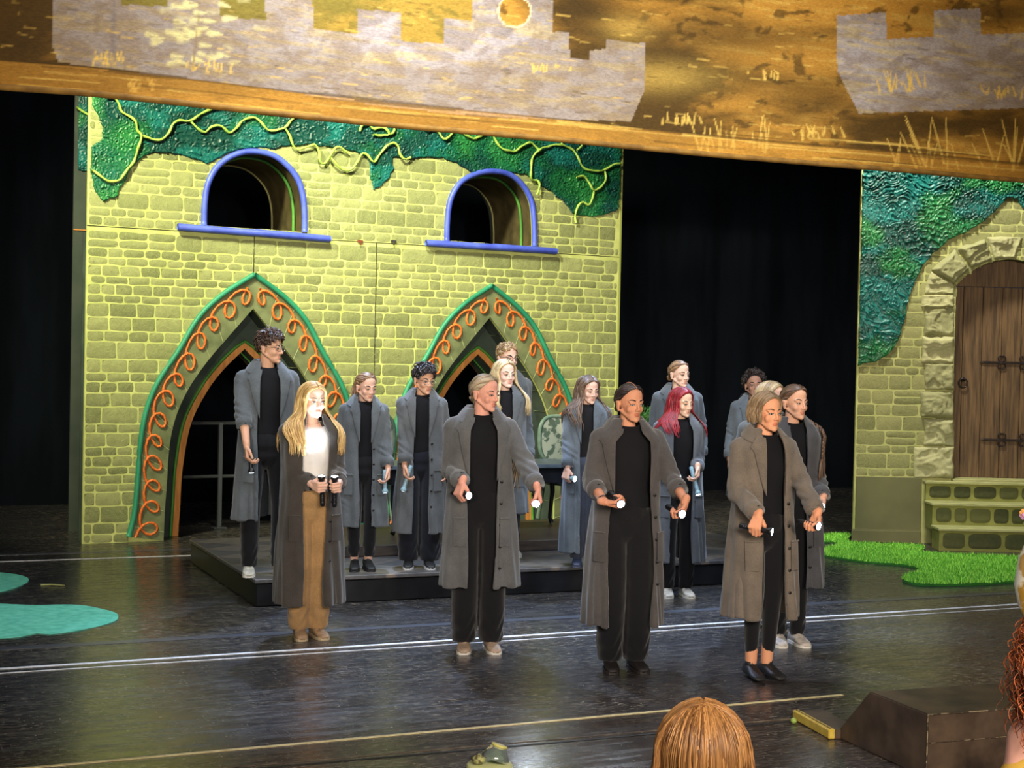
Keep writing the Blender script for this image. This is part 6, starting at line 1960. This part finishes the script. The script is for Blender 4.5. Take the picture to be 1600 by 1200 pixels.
# long brown hair girl on the platform
p = g_(916, 11.42)
person('girl with long wavy brown hair and long blue-grey coat beside the pale chair', p, 1.475, 0, (26, 8, 0), (214, 176, 160), ('long', (54, 40, 33), (112, 88, 70)), dict(L=.33, wav=.012, n=1.1, front=.25),
       coat=(82, 90, 100), coat_len=.105, gap=.058, root_z=PT, seed=10, stance=.06, leg_w=1.3, trousers=(52, 58, 74), shoes=(46, 56, 84), sole=(60, 66, 90), bust=.5,
       rw=D(886, 748, 11.25), rt=dict(dir=(.7, -.7, -.1), label='small flashlight at the hip of the girl with long wavy brown hair', pale=True, glow=10, L=.13, W=1))
# front centre woman, dark hair parted
p = g_(981, 8.55)
person('dark-haired woman with centre parting, all in black under a wide open coat', p, 1.667, 10, (18, 2, 0), (200, 140, 110), ('pulled', (26, 18, 18), (62, 46, 44)), dict(n=1.2), parting=True,
       coat=(76, 72, 72), coat_len=.265, gap=.118, gap_low=.14, seed=11, stance=.075, leg_w=1.55, shoes=(34, 28, 26), sole=(40, 34, 32), bust=1, wide=1.07,
       rw=D(943, 783, 8.24), lw=D(1070, 782, 8.28), rt=dict(dir=(.35, -1, -.34), label='black flashlight glaring brightly in the front centre woman\'s hand', glow=300, W=10, tail=.60, ang=84), rsleeve=.55, lsleeve=.6,
       lt=dict(dir=(.42, -.9, -.16), label='black flashlight with round white lens in the front centre woman\'s other hand', glow=50, W=12, tail=.62), wrist_band='r')
# scalp line of the parting is part of her head: a thin strip
# smiling performer behind the red-haired one
p = g_(1057, 12.02)
person('smiling performer with brown hair tied back, in blue-grey coat, behind the red-haired girl', p, 1.61, -4, (38, 2, 0), (222, 184, 164), ('pulled', (96, 72, 54), (168, 132, 98)), dict(),
       coat=(90, 97, 104), coat_len=.5, gap=.05, root_z=PT, seed=12, smile=True, bust=.5)
# red hair
p = g_(1062, 11.28)
person('girl with long bright red hair and grey coat over black clothes', p, 1.60, 6, (28, 6, 0), (222, 184, 160), ('long', (84, 12, 22), (164, 34, 48)), dict(L=.27, wav=.004, n=1.2, front=.65),
       coat=(92, 96, 104), coat_len=.27, gap=.09, gap_low=.085, seed=13, stance=.075, leg_w=1.2, shoes=(216, 212, 206), bust=.7,
       rw=D(1042, 730, 11.0), lw=D(1090, 730, 11.05), rt=dict(dir=(.95, -.3, -.02), label='pale flashlight held level in front of the red-haired girl', pale=True, glow=4, L=.19, W=1),
       lt=dict(dir=(.26, -.35, -1), hang=True, label='pale flashlight pointing down in the red-haired girl\'s other hand', pale=True, glow=25, L=.22, W=5))
# afro
p = g_(1176, 12.6)
person('performer with short afro hair and dark hood over a grey coat, at the back right', p, 1.515, -6, (6, -8, 0), (156, 116, 98), ('afro', (24, 18, 18), (62, 50, 48)), dict(L=.36, n=1.2),
       coat=(92, 100, 110), coat_len=.45, gap=.06, root_z=PT, seed=14, shirt=(30, 30, 36), hood=True, bust=.2, wide=1.03)
# blonde hidden
p = g_(1202, 10.0)
person('fair-haired performer almost hidden behind the woman in black leggings', p, 1.675, 4, (40, 0, 0), (222, 184, 164), ('bob', (124, 104, 76), (184, 162, 126)), dict(L=.08),
       coat=(90, 94, 98), coat_len=.30, gap=.06, seed=15, trousers=(20, 20, 24), shoes=(60, 60, 64), bust=.5)
# braid girl behind right
p = g_(1238, 9.43)
person('girl with dark brown side braid and dark coat, just behind the front right woman', p, 1.67, 8, (22, 2, 0), (216, 166, 140), ('braid', (58, 42, 34), (118, 90, 70)), dict(L=.27, shoulder=1),
       coat=(72, 72, 76), coat_len=.38, gap=.06, seed=16, stance=.06, leg_w=1.0, shoes=(206, 196, 188), bust=.6, trousers=(18, 18, 22),
       lw=D(1285, 778, 9.25), lt=dict(dir=(.75, -.8, -.1), label='black flashlight shining beyond the hip of the girl with the dark side braid', glow=60, W=10, L=.14, tail=.6))
# front right woman
p = g_(1196, 8.41)
person('woman in brown-grey coat, black leggings and socks, front right', p, 1.635, 18, (10, 2, 0), (222, 158, 122), ('bob', (108, 86, 62), (170, 142, 110)), dict(L=.088, n=1.3),
       coat=(108, 98, 88), coat_len=.35, gap=.068, gap_low=.075, seed=17, stance=.052, leg_w=.80, ankle=.135, shoes=(36, 34, 36), shoe_kind='sock', bust=.7,
       rw=D(1184, 804, 8.12), lw=D(1280, 810, 8.10), rt=dict(dir=(.90, -.45, -.12), label='black flashlight held across the coat front by the woman in black leggings', glow=14, W=3, tail=.50, L=.19),
       lt=dict(dir=(.72, -.75, -.12), label='black flashlight glaring to the right in the left hand of the woman in leggings', glow=200, W=60, tail=.6, L=.14))

# ---------------- people in the house, close to the camera
p = g_(1108, 2.5)
hp = atd(1108, 1086, 2.5)
person('viewer with light brown centre-parted hair seen from behind at the bottom edge', p, 1.64, 176, (0, 2, 0), (226, 176, 150), ('bob', (104, 64, 28), (208, 150, 88)), dict(L=.17, n=20, lw=.15, fly=.004),
       coat=None, shirt=(120, 96, 70), trousers=(40, 44, 60), seed=21, root_z=hp.z - 1.655)
hp = atd(1716, 955, 3.6); p = g_(1716, 3.6)
person('viewer with curly red hair and yellow top cut off by the right edge', p, 1.70, 172, (0, 0, 0), (228, 170, 150), ('curls', (98, 42, 16), (190, 98, 44)), dict(L=.22, n=7),
       coat=None, shirt=(206, 164, 70), trousers=(60, 50, 60), seed=22, puff=1.5, root_z=hp.z - 1.70)

# costumed performer whose sleeve just enters at the right edge, holding a flower
p = g_(1722, 7.9)
o18 = person('performer in cream and gold costume, only a drooping sleeve showing at the right edge', p, 1.66, -10, (0, 0, 0), (226, 176, 150), ('bob', (120, 90, 60), (180, 140, 100)), dict(L=.10),
       coat=(206, 186, 122), coat_len=.45, gap=.06, shirt=(220, 214, 196), seed=30, sleeve_w=1.3, rw=D(1628, 822, 7.6), rt=dict(dir=(-.3, -.2, 1), none=True, label=''))
_a = R(-10)
def _l18(q): return rotz(-_a) @ (np.array(q) - V3(p.x, p.y, 0))
pts = [_l18(D(x, y, 7.62)) for x, y in ((1640, 826), (1622, 840), (1608, 875), (1601, 915), (1602, 945), (1606, 968))]
MB().tube(pts, [.05, .065, .075, .072, .05, .012], 16, flat=.7).build('drooping_sleeve', mat('cream_gold_brocade', srgb(214, 206, 184), srgb(168, 128, 44), rough=.5, nscale=12, lo=.46, hi=.54), o18)
fp = D(1600, 803, 7.5)
fw = thing('held_flower', 'small orange and pink flower held up at the right edge before the stone steps', 'flower', tuple(fp))
rg = random.Random(8); B_ = MB()
for ring_, n_, r_ in ((0, 9, .030), (1, 7, .022), (2, 5, .013)):
    for i in range(n_):
        a = i / n_ * 6.283 + ring_ * .4; c = V3(math.cos(a) * r_ * .6, -.01 - ring_ * .006, math.sin(a) * r_ * .6)
        B_.ell(c, (.012, .004, .012), nu=6, nv=8, val=1 if math.sin(a) > 0 else 0)
B_.build('petals', mat('petal', srgb(214, 150, 190), srgb(240, 170, 90), rough=.6, nscale=40, attr='mix', lo=.4, hi=.6), fw, attr=True)
hv_ = D(1624, 822, 7.55) - fp
MB().tube([(0, 0, 0), tuple(hv_ * .5 + V3(-.004, 0, -.01)), tuple(hv_ * 1.15)], .003, 6).build('stem', M_leafg, fw)
